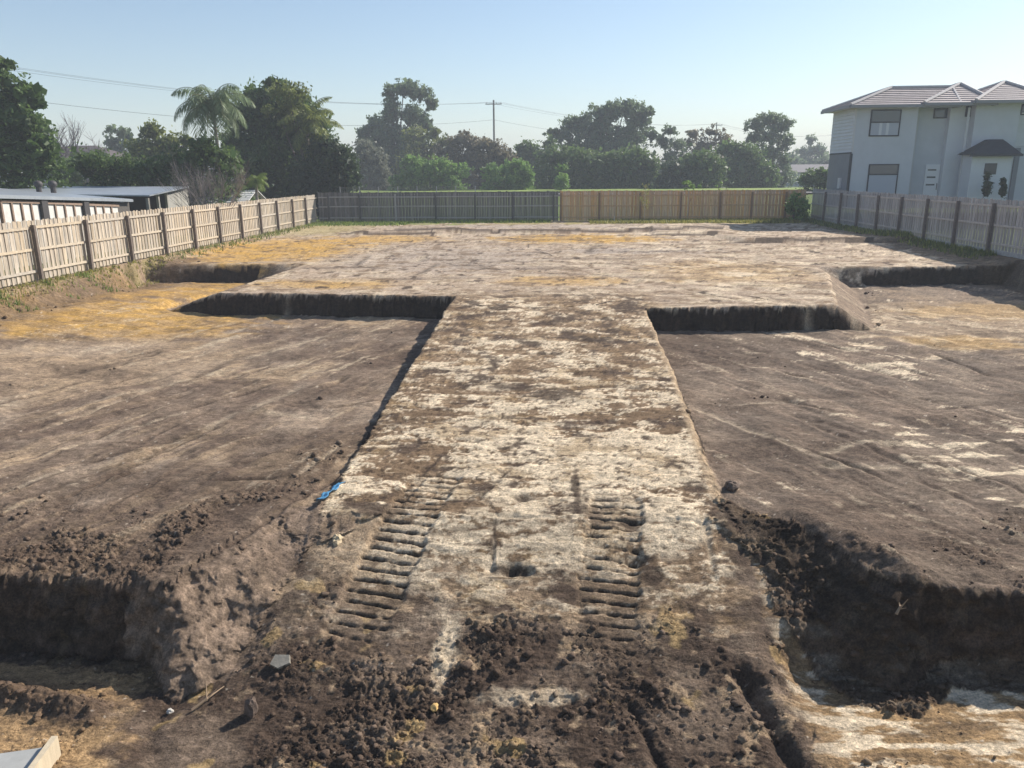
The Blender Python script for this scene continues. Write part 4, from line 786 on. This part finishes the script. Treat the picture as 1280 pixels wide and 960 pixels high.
o_ = Vector((0, -.2, -3.1)); wire(P0+o_, P1+o_, 2.2, .018, 'single communications cable hung well below the power lines on the left'); wire(P1+o_, P2+o_, 1.6, .018, 'single communications cable hung below the lines right of the nearer pole')

# ------------------------------------------------------------------ sheds on the left
M_ROOF = mat('galvanised_roof', (.36, .39, .42), .38, .5, noise=(1.5, .15), metal=.35); M_WHITEP = mat('white_panel', (.62, .60, .56), .7, noise=(3, .12)); M_MULL = mat('brown_frame', (.27, .19, .14), .7, noise=(5, .2))
M_DARKP = mat('dark_steel', (.06, .055, .055), .6); M_GREYT = mat('grey_boards', (.30, .285, .25), .9, noise=(8, .25), obj_var=.12, wood=True); M_SHEDIN = mat('shed_interior', (.10, .09, .08), .9); M_SHING = mat('pale_shingle', (.62, .61, .58), .8, noise=(4, .1))
sx = -18.5; r = thing('long_shed', (sx, 20, .2), 'long low metal roofed shed with white wall panels behind the left fence', 'shed')
def Z_(px, py, X): d = ray(px, py); return (d*(X/d.x)).y, (d*(X/d.x)).z+CZ
y0s, y1s = 20.0, 33.5; zt0, zt1 = 2.62, 2.24
def zr(y): return np.interp(y, [20, 25.95, 33.5], [2.86, 2.64, 2.18])
# roof: sloping sheet with ribs
m = MB(); yA, yB = 20., 34.2; N_ = 40
zf = lambda y: zr(y)+.0
m.prism([Vector((sx+.10, yA, zf(yA)+.10))-r.location, Vector((sx+.10, yB, zf(yB)+.10))-r.location, Vector((sx-12, yB+6, 2.86))-r.location, Vector((sx-12, yA, 3.0))-r.location], (0, 0, .05)); m.build('roof', M_ROOF, r)
m = MB().prism([Vector((sx+.12, yA, zf(yA)+.03))-r.location, Vector((sx+.12, yB, zf(yB)+.03))-r.location, Vector((sx+.12, yB, zf(yB)+.14))-r.location, Vector((sx+.12, yA, zf(yA)+.14))-r.location], (.03, 0, 0)); m.build('fascia', M_ROOF, r)
m = MB().box((-.12, 0, 0), (-.06, yB-yA, 2.0)); m.build('wall', M_SHEDIN, r)
gr = [(0, 48, 3.5), (55, 100, 4), (107, 145, 4)]
def yof(px): return Z_(px, 250, sx)[0]
ys = [20.4, yof(-45), yof(-40), yof(-2), yof(0), yof(49), yof(55), yof(102), yof(107), yof(147)]
for a, b, nn in ((ys[0], ys[3], 8), (ys[4], ys[5], 4), (ys[6], ys[7], 4), (ys[8], ys[9], 4)):
    stp = (b-a)/nn
    for i in range(nn):
        ya, yb = a+i*stp+.05, a+(i+1)*stp-.05; zz = zr((ya+yb)/2)-.14-.2
        MB().box((-.05, ya-20, .05), (-.02, yb-20, zz)).build('wall_panel', M_WHITEP, r)
        MB().box((-.06, ya-20-.08, .05), (.03, ya-20-.005, zz+.02)).build('mullion', M_MULL, r)
    MB().prism([Vector((sx-.06, a, zr(a)-.16))-r.location, Vector((sx-.06, b, zr(b)-.16))-r.location, Vector((sx-.06, b, zr(b)-.08))-r.location, Vector((sx-.06, a, zr(a)-.08))-r.location], (.1, 0, 0)).build('top_rail', M_MULL, r)
for q in (ys[5]+.1, ys[7]+.1): MB().box((-.06, q-20-.12, 0), (.1, q-20+.22, zr(q)-.22)).build('post', M_DARKP, r)
for i, px in enumerate((48, 66)):
    p = at(px, 233, 36); vt = thing('roof_vent', (p.x, 36, p.z-.15), ('left' if i == 0 else 'right')+' one of two dark ball shaped turbine vents on the long shed roof', 'roof vent', 'turbine vents on the shed roof')
    MB().tube([(0, 0, -.25), (0, 0, .12)], [.12, .12], 10).build('stack', M_DARKP, vt); MB().ball((0, 0, .25), (.2, .2, .17), 12, 7).build('turbine', M_DARKP, vt, True)
# open carport at the right end of the shed
c0 = at(150, 262, 36); cb = at(235, 262, 41)
r2 = thing('carport', (c0.x, 36, .2), 'open fronted carport with metal roof and weathered board end wall beside the long shed', 'carport')
zc = at(185, 246, 36).z-.2
p_ = [at(40, 244, 36), at(187, 245.5, 36), at(236, 234.5, 43), at(-60, 234, 43)]
m = MB().prism([Vector((q.x, q.y, q.z))-r2.location for q in p_], (0, 0, .06)); m.build('roof', M_ROOF, r2)
for px, D in ((152, 36.2), (184, 36.2), (197, 38), (208, 39.5)):
    q = at(px, 246, D); zz = q.z-.2-.06-(.0 if D < 37 else -.1); MB().box((q.x-c0.x-.06, D-36-.06, 0), (q.x-c0.x+.06, D-36+.06, zz+(D-36)*.04)).build('post', M_GREYT, r2)
MB().box((at(140, 250, 41).x-c0.x, 6.0, 0), (at(212, 250, 42).x-c0.x, 6.1, 2.1)).build('back_wall', M_SHEDIN, r2)
e0 = at(209, 250, 39.6); e1 = at(236, 250, 43.4); nb_ = 12
for i in range(nb_):
    a = e0.lerp(e1, i/nb_); b = e0.lerp(e1, (i+.92)/nb_); tz = at(209, 243, 39.6).z*(1-i/nb_) + at(236, 235.5, 43.4).z*(i/nb_) - .22
    MB().prism([Vector((a.x-c0.x, a.y-36, 0)), Vector((b.x-c0.x, b.y-36, 0)), Vector((b.x-c0.x, b.y-36, tz)), Vector((a.x-c0.x, a.y-36, tz))], (0, .03, 0)).build('board', M_GREYT, r2)
# things stored under the carport
q = at(172, 256, 38.5); t_ = thing('stored_barrel', (q.x, 38.5, .2), 'olive cylinder shaped bundle stored under the carport roof', 'barrel'); MB().tube([(0, 0, 0), (0, 0, 1.3)], [.35, .3], 10).build('body', mat('olive_cover', (.22, .20, .13), .9), t_)
# pale shingle roof behind
g0 = at(236, 262, 44); r3 = thing('garden_shed', (g0.x, 44, .2), 'small outbuilding with pale shingled roof behind the bare shrub', 'outbuilding'); gw = at(304, 262, 44).x-g0.x
z0 = at(236, 262, 44).z-.2; z1 = at(236, 238, 46.4).z-.2
MB().box((.1, .1, 0), (gw-.1, 4.6, z0+.02)).build('wall', M_GREYT, r3)
for k in range(9):
    t0, t1 = k/9, (k+1)/9; ya, yb = -.1+2.5*t0, -.1+2.5*t1; za, zb_ = z0+(z1-z0)*t0, z0+(z1-z0)*t1
    MB().prism([(0, ya, za+.05), (0, yb+.05, zb_+.03), (0, yb+.05, zb_), (0, ya, za)], (gw, 0, 0)).build('roof_course', M_SHING, r3)
MB().prism([(0, 2.4, z1+.04), (0, 4.9, z0), (0, 4.9, z0-.04), (0, 2.4, z1)], (gw, 0, 0)).build('back_roof', M_SHING, r3)
MB().box((0, 2.32, z1+.03), (gw, 2.52, z1+.1)).build('ridge_cap', M_DARKP, r3)
MB().box((.0, -.2, 0), (.07, -.12, z1+.1)).build('corner_post', M_DARKP, r3)
# far house roof peeping between trees
q = at(102, 182, 88); r4 = thing('far_house', (q.x, 88, .4), 'dark hipped house roof glimpsed behind the bare mauve tree', 'house'); hz = q.z-.4
MB().box((-4, -3, 0), (4, 3, hz-1.2)).build('wall', M_GREYT, r4); m = MB(); m.v = [(-4.4, -3.4, hz-1.2), (4.4, -3.4, hz-1.2), (4.4, 3.4, hz-1.2), (-4.4, 3.4, hz-1.2), (-1.5, 0, hz), (1.5, 0, hz)]; m.f = [(0, 1, 5, 4), (1, 2, 5), (2, 3, 4, 5), (3, 0, 4), (3, 2, 1, 0)]; m.build('roof', mat('brown_tiles', (.10, .08, .08), .8, noise=(3, .2)), r4)
q = at(1005, 215, 150); r5 = thing('far_building', (q.x, 150, .6), 'long pale grey building far off in the haze beside the house', 'building'); MB().box((-9, 0, 0), (9, 8, 2.6)).build('wall', mat('pale_render', (.40, .41, .43), .8), r5); MB().prism([(-9.5, -.5, 2.6), (-9.5, 4, 4.0), (-9.5, 8.5, 2.6)], (19, 0, 0)).build('roof', mat('far_roof', (.24, .22, .22), .8), r5)

# ------------------------------------------------------------------ townhouses on the right
HD = 50.0
M_REND = mat('render', (.52, .535, .575), .85, noise=(1.2, .05), bump=(60, .15)); M_REND2 = mat('render_white', (.61, .625, .66), .85, noise=(1.2, .04)); M_WB = mat('weatherboard', (.60, .61, .64), .7, noise=(2, .05)); M_RGREY = mat('grey_cladding', (.23, .235, .26), .8, noise=(2, .06))
M_TILE = mat('roof_tile', (.40, .345, .335), .7, noise=(2, .18)); M_CAP = mat('ridge_tile', (.52, .48, .46), .7, noise=(3, .1)); M_GUT = mat('gutter', (.27, .265, .28), .5); M_FRAME = mat('window_frame', (.045, .045, .055), .5); M_PIPEW = mat('downpipe', (.56, .55, .56), .6)
M_PORCH = mat('dark_porch_tile', (.06, .06, .065), .7, noise=(4, .15)); M_DOORW = mat('white_door', (.72, .72, .74), .5); M_BLIND = mat('blind', (.42, .44, .50), .9); M_DARKG = mat('dark_slot', (.04, .045, .055), .25, .6)
mg = bpy.data.materials.new('window_glass'); mg.use_nodes = True; b_ = mg.node_tree.nodes['Principled BSDF']; b_.inputs['Base Color'].default_value = (.06, .075, .09, 1); b_.inputs['Roughness'].default_value = .06; b_.inputs['Specular IOR Level'].default_value = .9; M_GLASS = mg
def hx(px, D=HD, py=180): return at(px, py, D).x
def hz_(px, py, D=HD): return at(px, py, D).z
XL, XB, XC, XD, XE = hx(1066), hx(1143), hx(1188), hx(1213), hx(1268)
GZ = 1.05; EZ = hz_(1066, 134); r = thing('townhouse', (XL, HD, GZ), 'pale grey rendered two storey townhouse row with tiled hip roofs above the right fence', 'house')
def L_(x, y, z): return (x-XL, y-HD, z-GZ)
def hb(name, a, b, m): return MB().box(L_(*a), L_(*b)).build(name, m, r)
split = hz_(1064, 191)
YB = HD+3.7
hb('wall', (XL, HD, GZ), (XB, HD+3.9, EZ), M_REND)                                 # main block
hb('cladding_wall', (XL-.06, HD+.12, GZ), (XL-.004, YB, split-.04), M_RGREY)          # side wall lower
hb('cladding_trim', (XL-.09, HD+.02, split-.04), (XL+.02, YB, split+.04), M_FRAME)
hb('corner_trim', (XL-.07, HD-.03, GZ), (XL+.05, HD+.11, split-.045), M_FRAME)
m = MB(); nbd = 13
for i in range(nbd):
    za = split+.04+(EZ-split-.04)*i/nbd; zb_ = split+.04+(EZ-split-.04)*(i+1)/nbd
    m.prism([L_(XL-.065, HD+.05, za), L_(XL-.012, HD+.05, zb_), L_(XL-.002, HD+.05, zb_), L_(XL-.002, HD+.05, za)], (0, YB-HD-.05, 0))
tag(m.build('weatherboards', M_WB, r), kind='stuff')
hb('corner_board', (XL-.05, HD-.025, split+.05), (XL+.06, HD+.045, EZ), M_PIPEW)
hb('wall', (XB, HD+.9, GZ), (XC, HD+9, EZ+.1), M_REND)                              # recessed entry
hb('wall', (XC, HD+.5, GZ), (XD, HD+9, EZ+.1), M_REND2)
hb('wall', (XD, HD-.1, GZ), (XE, HD+9, EZ+.25), M_REND)
hb('wall', (XE, HD+.6, GZ), (XE+8, HD+9, EZ+.25), M_REND)
m = MB()
for i in range(10): za = hz_(1270, 182)+i*.2; m.prism([L_(XE, HD+.55, za), L_(XE, HD+.585, za+.2), L_(XE, HD+.595, za+.2), L_(XE, HD+.595, za)], (8, 0, 0))
tag(m.build('weatherboards', M_WB, r), kind='stuff')
def window(px0, py0, px1, py1, D, mull=True, blind=True, trans=.45, dark=False):
    x0, x1 = hx(px0, D), hx(px1, D); z1, z0 = hz_((px0+px1)/2, py0, D), hz_((px0+px1)/2, py1, D); f = .07
    fr = MB(); y0, y1 = D-.05, D-.005
    for a, b in (((x0, y0, z0), (x1, y1, z0+f)), ((x0, y0, z1-f), (x1, y1, z1)), ((x0, y0, z0+f), (x0+f, y1, z1-f)), ((x1-f, y0, z0+f), (x1, y1, z1-f))): fr.box(L_(*a), L_(*b))
    zm = z0+(z1-z0)*(1-trans)
    if mull: fr.box(L_(x0+f, y0, zm-.035), L_(x1-f, y1, zm+.035))
    w = fr.build('window', M_FRAME, r)
    if mull:
        MB().box(L_(x0+f, D-.03, zm+.035), L_(x1-f, D-.012, z1-f)).build('pane', M_GLASS, w)
        MB().box(L_(x0+f, D-.03, z0+f), L_(x1-f, D-.012, zm-.035)).build('pane', M_GLASS if not blind else M_BLIND, w)
        if blind and not dark:
            for q in (.32, .55): MB().box(L_(x0+(x1-x0)*q, D-.034, z0+f), L_(x0+(x1-x0)*(q+.09), D-.0305, zm-.035)).build('curtain', M_WB, w)
    else: MB().box(L_(x0+f, D-.03, z0+f), L_(x1-f, D-.012, z1-f)).build('pane', M_GLASS, w)
    return w
window(1084.5, 137, 1122, 170.5, HD, True, True, .47)
window(1089, 205, 1127, 244, HD, True, True, .33, True)
window(1162, 133.5, 1189, 148, HD+.9, False); window(1201, 133, 1212, 146, HD+.5, False)
window(1269, 130, 1283, 144, HD+.6, False)
# door with three slots, lamp
x0, x1 = hx(1160.5, HD+.9), hx(1178.5, HD+.9); z1 = hz_(1170, 205.5, HD+.9); d_ = MB().box(L_(x0, HD+.82, GZ+.1), L_(x1, HD+.895, z1)).build('door', M_DOORW, r)
for q in (.16, .46, .77): MB().box(L_(x0+.12, HD+.812, z1-.05-q*1.45-.09), L_(x1-.22, HD+.819, z1-.05-q*1.45)).build('slot_pane', M_DARKG, d_)
MB().box(L_(x1-.10, HD+.79, GZ+1.1), L_(x1-.07, HD+.818, GZ+1.5)).build('handle', M_FRAME, d_)
q = at(1188, 219, HD+.4); MB().tube([L_(q.x-.05, HD+.84, q.z-.14), L_(q.x-.05, HD+.84, q.z+.14)], .05, 8).build('wall_lamp', M_FRAME, r)
# porch with dark hip roof
px0, px1 = hx(1218, HD-1.3), hx(1268, HD-1.3); pz = hz_(1240, 193, HD-1.3)
hb('porch_wall', (px0, HD-1.3, GZ), (px1, HD-.1, pz), M_REND2)
x0, x1 = hx(1235, HD-1.3), hx(1250, HD-1.3); MB().box(L_(x0, HD-1.34, hz_(1240, 218, HD-1.3)), L_(x1, HD-1.302, hz_(1240, 204, HD-1.3))).build('window', M_DARKG, r)
a = L_(px0-.35, HD-1.7, pz); b = L_(px1+.35, HD-1.7, pz); bk = .1
apx = hx(1253, HD-.6); az_ = hz_(1253, 173, HD-.6)
m = MB(); m.v = [a, b, L_(px1+.35, HD-.1, pz), L_(px0-.35, HD-.1, pz), L_(hx(1236, HD-.6), HD-.6, az_-.05), L_(apx, HD-.6, az_-.05), L_(hx(1236, HD-.6), HD-.11, az_-.05), L_(apx, HD-.11, az_-.05)]
m.f = [(0, 1, 5, 4), (1, 2, 7, 5), (3, 0, 4, 6), (4, 5, 7, 6), (0, 3, 2, 1)]; m.build('porch_roof', M_PORCH, r)
MB().box(L_(px0-.37, HD-1.74, pz-.12), L_(px1+.37, HD-1.68, pz+.02)).build('porch_gutter', M_FRAME, r)
# downpipes and gutters
for px, D, py in ((1147, HD+.85, 134), (1209.5, HD-.14, 132)):
    x = hx(px, D, 150); MB().box(L_(x-.06, D-.05, GZ), L_(x+.06, D-.002, EZ-.1)).build('downpipe', M_PIPEW, r)
for px, D in ((1151, HD+.6),): MB().box(L_(hx(1143.5)+.01, HD+.2, GZ), L_(hx(1143.5)+.06, HD+.8, GZ+2.4)).build('dark_panel', M_FRAME, r)
MB().box(L_(hx(1270, HD+.6), HD+.5, GZ), L_(hx(1276, HD+.6), HD+.59, pz+.4)).build('dark_panel', M_RGREY, r)
# hip roofs: courses stepped so the tile rows read
def hip(x0, x1, y0, y1, ze, zr_, ov=.55, rx0=None, rx1=None, nrow=9):
    X0, X1, Y0, Y1 = x0-ov, x1+ov, y0-ov, y1+ov; ym = (Y0+Y1)/2; rx0 = X0+(ym-Y0)*.9 if rx0 is None else rx0; rx1 = X1-(ym-Y0)*.9 if rx1 is None else rx1
    m = MB(); cnr = [Vector((X0, Y0, ze)), Vector((X1, Y0, ze)), Vector((X1, Y1, ze)), Vector((X0, Y1, ze))]; rg = [Vector((rx0, ym, zr_)), Vector((rx1, ym, zr_))]
    def face(a, b, c, d):                                       # eave a-b, ridge d-c
        nr = (b-a).cross(d-a if (d-a).length > .01 else c-a).normalized(); nr = nr if nr.z > 0 else -nr
        for k in range(nrow):
            t0, t1 = k/nrow, (k+1)/nrow; p = a.lerp(d, t0); q = b.lerp(c, t0); s = b.lerp(c, t1); u_ = a.lerp(d, t1)
            i = len(m.v); up = nr*.045; m.v += [Vector(L_(*(p+up))), Vector(L_(*(q+up))), Vector(L_(*s)), Vector(L_(*u_)), Vector(L_(*p)), Vector(L_(*q))]
            m.f += [(i, i+1, i+2, i+3), (i+4, i+5, i+1, i)]
    face(cnr[0], cnr[1], rg[1], rg[0]); face(cnr[1], cnr[2], rg[1], rg[1]); face(cnr[2], cnr[3], rg[0], rg[1]); face(cnr[3], cnr[0], rg[0], rg[0])
    m.v = [tuple(v) for v in m.v]; rf = m.build('roof', M_TILE, r)
    for a, b in ((cnr[0], rg[0]), (cnr[1], rg[1]), (rg[0], rg[1]), (cnr[3], rg[0])):
        if (a-b).length > .1: MB().tube([Vector(L_(*a))+Vector((0, 0, .05)), Vector(L_(*b))+Vector((0, 0, .06))], .10, 6).build('ridge_cap', M_CAP, rf)
    g = MB()
    for a, b in ((0, 1), (3, 0), (1, 2)):
        A_, B_ = cnr[a], cnr[b]; g.prism([L_(A_.x, A_.y, ze-.14), L_(B_.x, B_.y, ze-.14), L_(B_.x, B_.y, ze+.03), L_(A_.x, A_.y, ze+.03)], (-.1 if a == 3 else (.1 if a == 1 else 0), -.1 if a == 0 else 0, 0))
    g.build('gutter', M_GUT, rf); MB().box(L_(X0+.02, Y0+.02, ze-.10), L_(X1-.02, Y1-.02, ze-.05)).build('soffit', M_REND2, rf)
    return rf
hip(XL, XB+1.6, HD, HD+3.9, EZ+.06, EZ+1.22, rx0=hx(1106, HD+2), rx1=hx(1180, HD+2))
hip(XB+.55, XD+.3, HD-.10, HD+4.7, EZ+.13, EZ+1.42, rx0=hx(1190, HD+2.3)-.05, rx1=hx(1190, HD+2.3)+.05)
hip(XD+.1, XE+1.2, HD-.30, HD+5.0, EZ+.22, EZ+1.50, rx0=hx(1245, HD+2.3)-.05, rx1=hx(1245, HD+2.3)+.05)
hip(XE+1.0, XE+9, HD+.3, HD+9, EZ+.26, EZ+1.7)
# meter box on the left wall, slim conifers by the porch
MB().box(L_(XL-.16, HD+1.1, GZ+1.2), L_(XL-.062, HD+1.5, GZ+1.85)).build('meter_box', M_PIPEW, r)
tree('slim_conifer', 'slim dark conifer standing against the porch wall, the left taller one', 'conifer', 1233, HD-2.2, [(1233, 222, 1.6, 8), (1232.5, 236, 2.4, 12)], 'deep', 900, .12, 65, per=3, shell=.02, clump=.3, zb=1.0, skirt=False, trunk=False, coref=.8)
tree('slim_conifer', 'slim dark conifer standing against the porch wall, the right shorter one', 'conifer', 1253, HD-2.2, [(1253, 228, 1.4, 7), (1253, 240, 2.2, 9)], 'deep', 800, .12, 66, per=3, shell=.02, clump=.3, zb=1.0, skirt=False, trunk=False, coref=.8)

# ------------------------------------------------------------------ small loose things
M_STONE = mat('pale_concrete', (.30, .27, .22), .9, noise=(9, .2), bump=(30, .5, .01)); M_BLUE = mat('blue_plastic', (.07, .24, .42), .45, .5, noise=(8, .3)); M_ORST = mat('orange_stone', (.55, .36, .14), .9, noise=(12, .2)); M_CLODB = mat('big_clod', (.13, .095, .075), .95, noise=(12, .3), bump=(25, .8, .03)); M_WSTONE = mat('white_stone', (.50, .47, .42), .9, noise=(20, .3))
M_BOARD = mat('grey_board', (.40, .40, .38), .6, noise=(6, .12)); M_BAT = mat('pale_timber', (.50, .42, .30), .8, noise=(18, .2), wood=True); M_ROOT = mat('root', (.28, .2, .13), .9)
def gp(px, py, z=-1.45):
    p = atz(px, py, z)
    for _ in range(6): p = atz(px, py, zt(p.x, p.y))
    return p
def rock(name, label, cat, px, py, rx, ry, rz, m, jit=.5, seed=0, dz=.3):
    p = gp(px, py); rr = random.Random(seed); q = MB().ball((0, 0, 0), (rx, ry, rz), 9, 7, jit, rr); o = q.build(name, m); o.location = (p.x, p.y, p.z+rz*dz); o.rotation_euler = (rr.uniform(-.2, .2), rr.uniform(-.2, .2), rr.uniform(0, 3)); return tag(o, label, cat)
rock('earth_clod', 'large upright dark earth clod on the near ramp casting a shadow leftwards', 'clod', 315, 893, .055, .06, .11, M_CLODB, .4, 3, .6)
rock('orange_stone', 'small orange yellow stone lying on dark soil in the near centre', 'stone', 543, 885, .045, .035, .03, M_ORST, .4, 4)
rock('white_stone', 'white stone fragment at the foot of the shaded left cut', 'stone', 213, 890, .03, .03, .025, M_WSTONE, .4, 5)
rock('white_stone', 'small white stone on the shaded right mound face', 'stone', 980, 782, .022, .018, .02, M_WSTONE, .4, 6, .8)
rock('pale_stone', 'pale yellowish stone stuck in the shaded face of the left cut', 'stone', 71, 786, .06, .04, .035, M_STONE, .4, 7, .7)
rock('clay_lump', 'pale clay lump at the start of the left track marks', 'stone', 422, 676, .10, .07, .05, mat('pale_clay', (.50, .40, .26), .95, noise=(14, .2), bump=(30, .6, .02)), .5, 8)
rock('earth_clod', 'dark clod overhanging the edge of the left pad wall', 'clod', 541, 370, .12, .12, .10, M_CLODB, .5, 9, .3)
rock('earth_clod', 'dark clod beside the lower right edge of the strip', 'clod', 915, 610, .10, .08, .07, M_CLODB, .5, 10, .3)
p = gp(352, 830); m = MB().prism([(-.10, -.02, 0), (-.02, -.07, 0), (.09, -.03, 0), (.08, .05, 0), (-.06, .07, 0)], (0, 0, .03)); o = m.build('concrete_slab_fragment', M_STONE); o.location = (p.x, p.y, p.z+.02); o.rotation_euler = (.5, -.1, .1); tag(o, 'flat pale concrete fragment lying on dark soil left of the tracks', 'concrete fragment')
# crumpled blue plastic at the end of the left shadow line
p = gp(412, 622); rr = random.Random(2); nx, ny = 8, 14; V = []; Fq = []
for i in range(nx):
    for j in range(ny): V.append(((i-3.5)*.014+rr.uniform(-.01, .01)+.02*math.sin(j), (j-6)*.042+rr.uniform(-.01, .01), .03+.03*rr.random()+.05*i/nx))
for i in range(nx-1):
    for j in range(ny-1): Fq.append((i*ny+j, (i+1)*ny+j, (i+1)*ny+j+1, i*ny+j+1))
o = link('plastic_sheet', npmesh('plastic_sheet', V, Fq), M_BLUE); md = o.modifiers.new('t', 'SOLIDIFY'); md.thickness = .004; o.location = (p.x, p.y, p.z+.02); o.rotation_euler = (0, .1, -.25); tag(o, 'crumpled strip of blue plastic at the lower end of the strip edge', 'plastic sheet')
# grey board with a timber batten, bottom left
p = gp(72, 946); r6 = thing('timber_board', (p.x, p.y, p.z), 'grey sheet board with pale timber batten poking in at the bottom left corner', 'board', rz=.1)
MB().box((-.62, -.45, .10), (-.03, -.02, .125), Matrix.Rotation(-.12, 4, 'Y')).build('sheet', M_BOARD, r6); MB().box((-.03, -.5, -.05), (.02, .02, .19)).build('batten', M_BAT, r6)
p = gp(766, 277, .3); tag(MB().box((-.03, -.02, -.1), (.03, .02, .42)).build('survey_peg', M_WSTONE), 'short white survey peg in front of the tan back fence', 'peg').location = (p.x, 50.5, zt(p.x, 50.5))
# broken roots lying on the strip
def twig(px, py, L, seed, lab, dark=False):
    rr = random.Random(seed); p = gp(px, py, -.3); m = MB(); a = rr.uniform(0, PI); 
    m.tube([(0, 0, .02), (L*.4*math.cos(a), L*.4*math.sin(a), .07), (L*math.cos(a+.3), L*math.sin(a+.3), .05)], [.014, .01, .004], 5)
    for k in range(4):
        b = a+rr.uniform(-1.2, 1.2); s = rr.uniform(.2, .6); m.tube([(L*s*math.cos(a), L*s*math.sin(a), .05), (L*s*math.cos(a)+L*.35*math.cos(b), L*s*math.sin(a)+L*.35*math.sin(b), .05+rr.uniform(0, .12))], [.008, .003], 4)
    o = m.build('dead_branch', M_ROOT if not dark else M_POST_L); o.location = p; tag(o, lab, 'branch')
twig(745, 382, .7, 1, 'small dark broken branch on the strip just left of the right pit', True); twig(660, 300, 1.6, 2, 'long dark stick across the ochre clay in the middle distance', True)
twig(240, 890, .35, 3, 'thin pale root lying on dark soil in the lower left'); twig(1120, 770, .16, 4, 'thin pale root hanging on the shaded right cut face'); twig(690, 320, 1.5, 5, 'pale forked stick on the pinkish pad near the middle', True)

# ------------------------------------------------------------------ haze
mh = bpy.data.materials.new('haze_air'); mh.use_nodes = True; nt = mh.node_tree; nt.nodes.clear(); ov = nt.nodes.new('ShaderNodeOutputMaterial'); pv = nt.nodes.new('ShaderNodeVolumePrincipled')
pv.inputs['Density'].default_value = .0015; pv.inputs['Color'].default_value = (.86, .92, 1, 1); pv.inputs['Anisotropy'].default_value = 0; nt.links.new(pv.outputs[0], ov.inputs['Volume'])
hzb = MB().box((-900, -420, -2.7), (900, 900, 30)).build('haze', mh); tag(hzb, kind='stuff'); hzb['label'] = 'thin morning haze over the whole site and park'
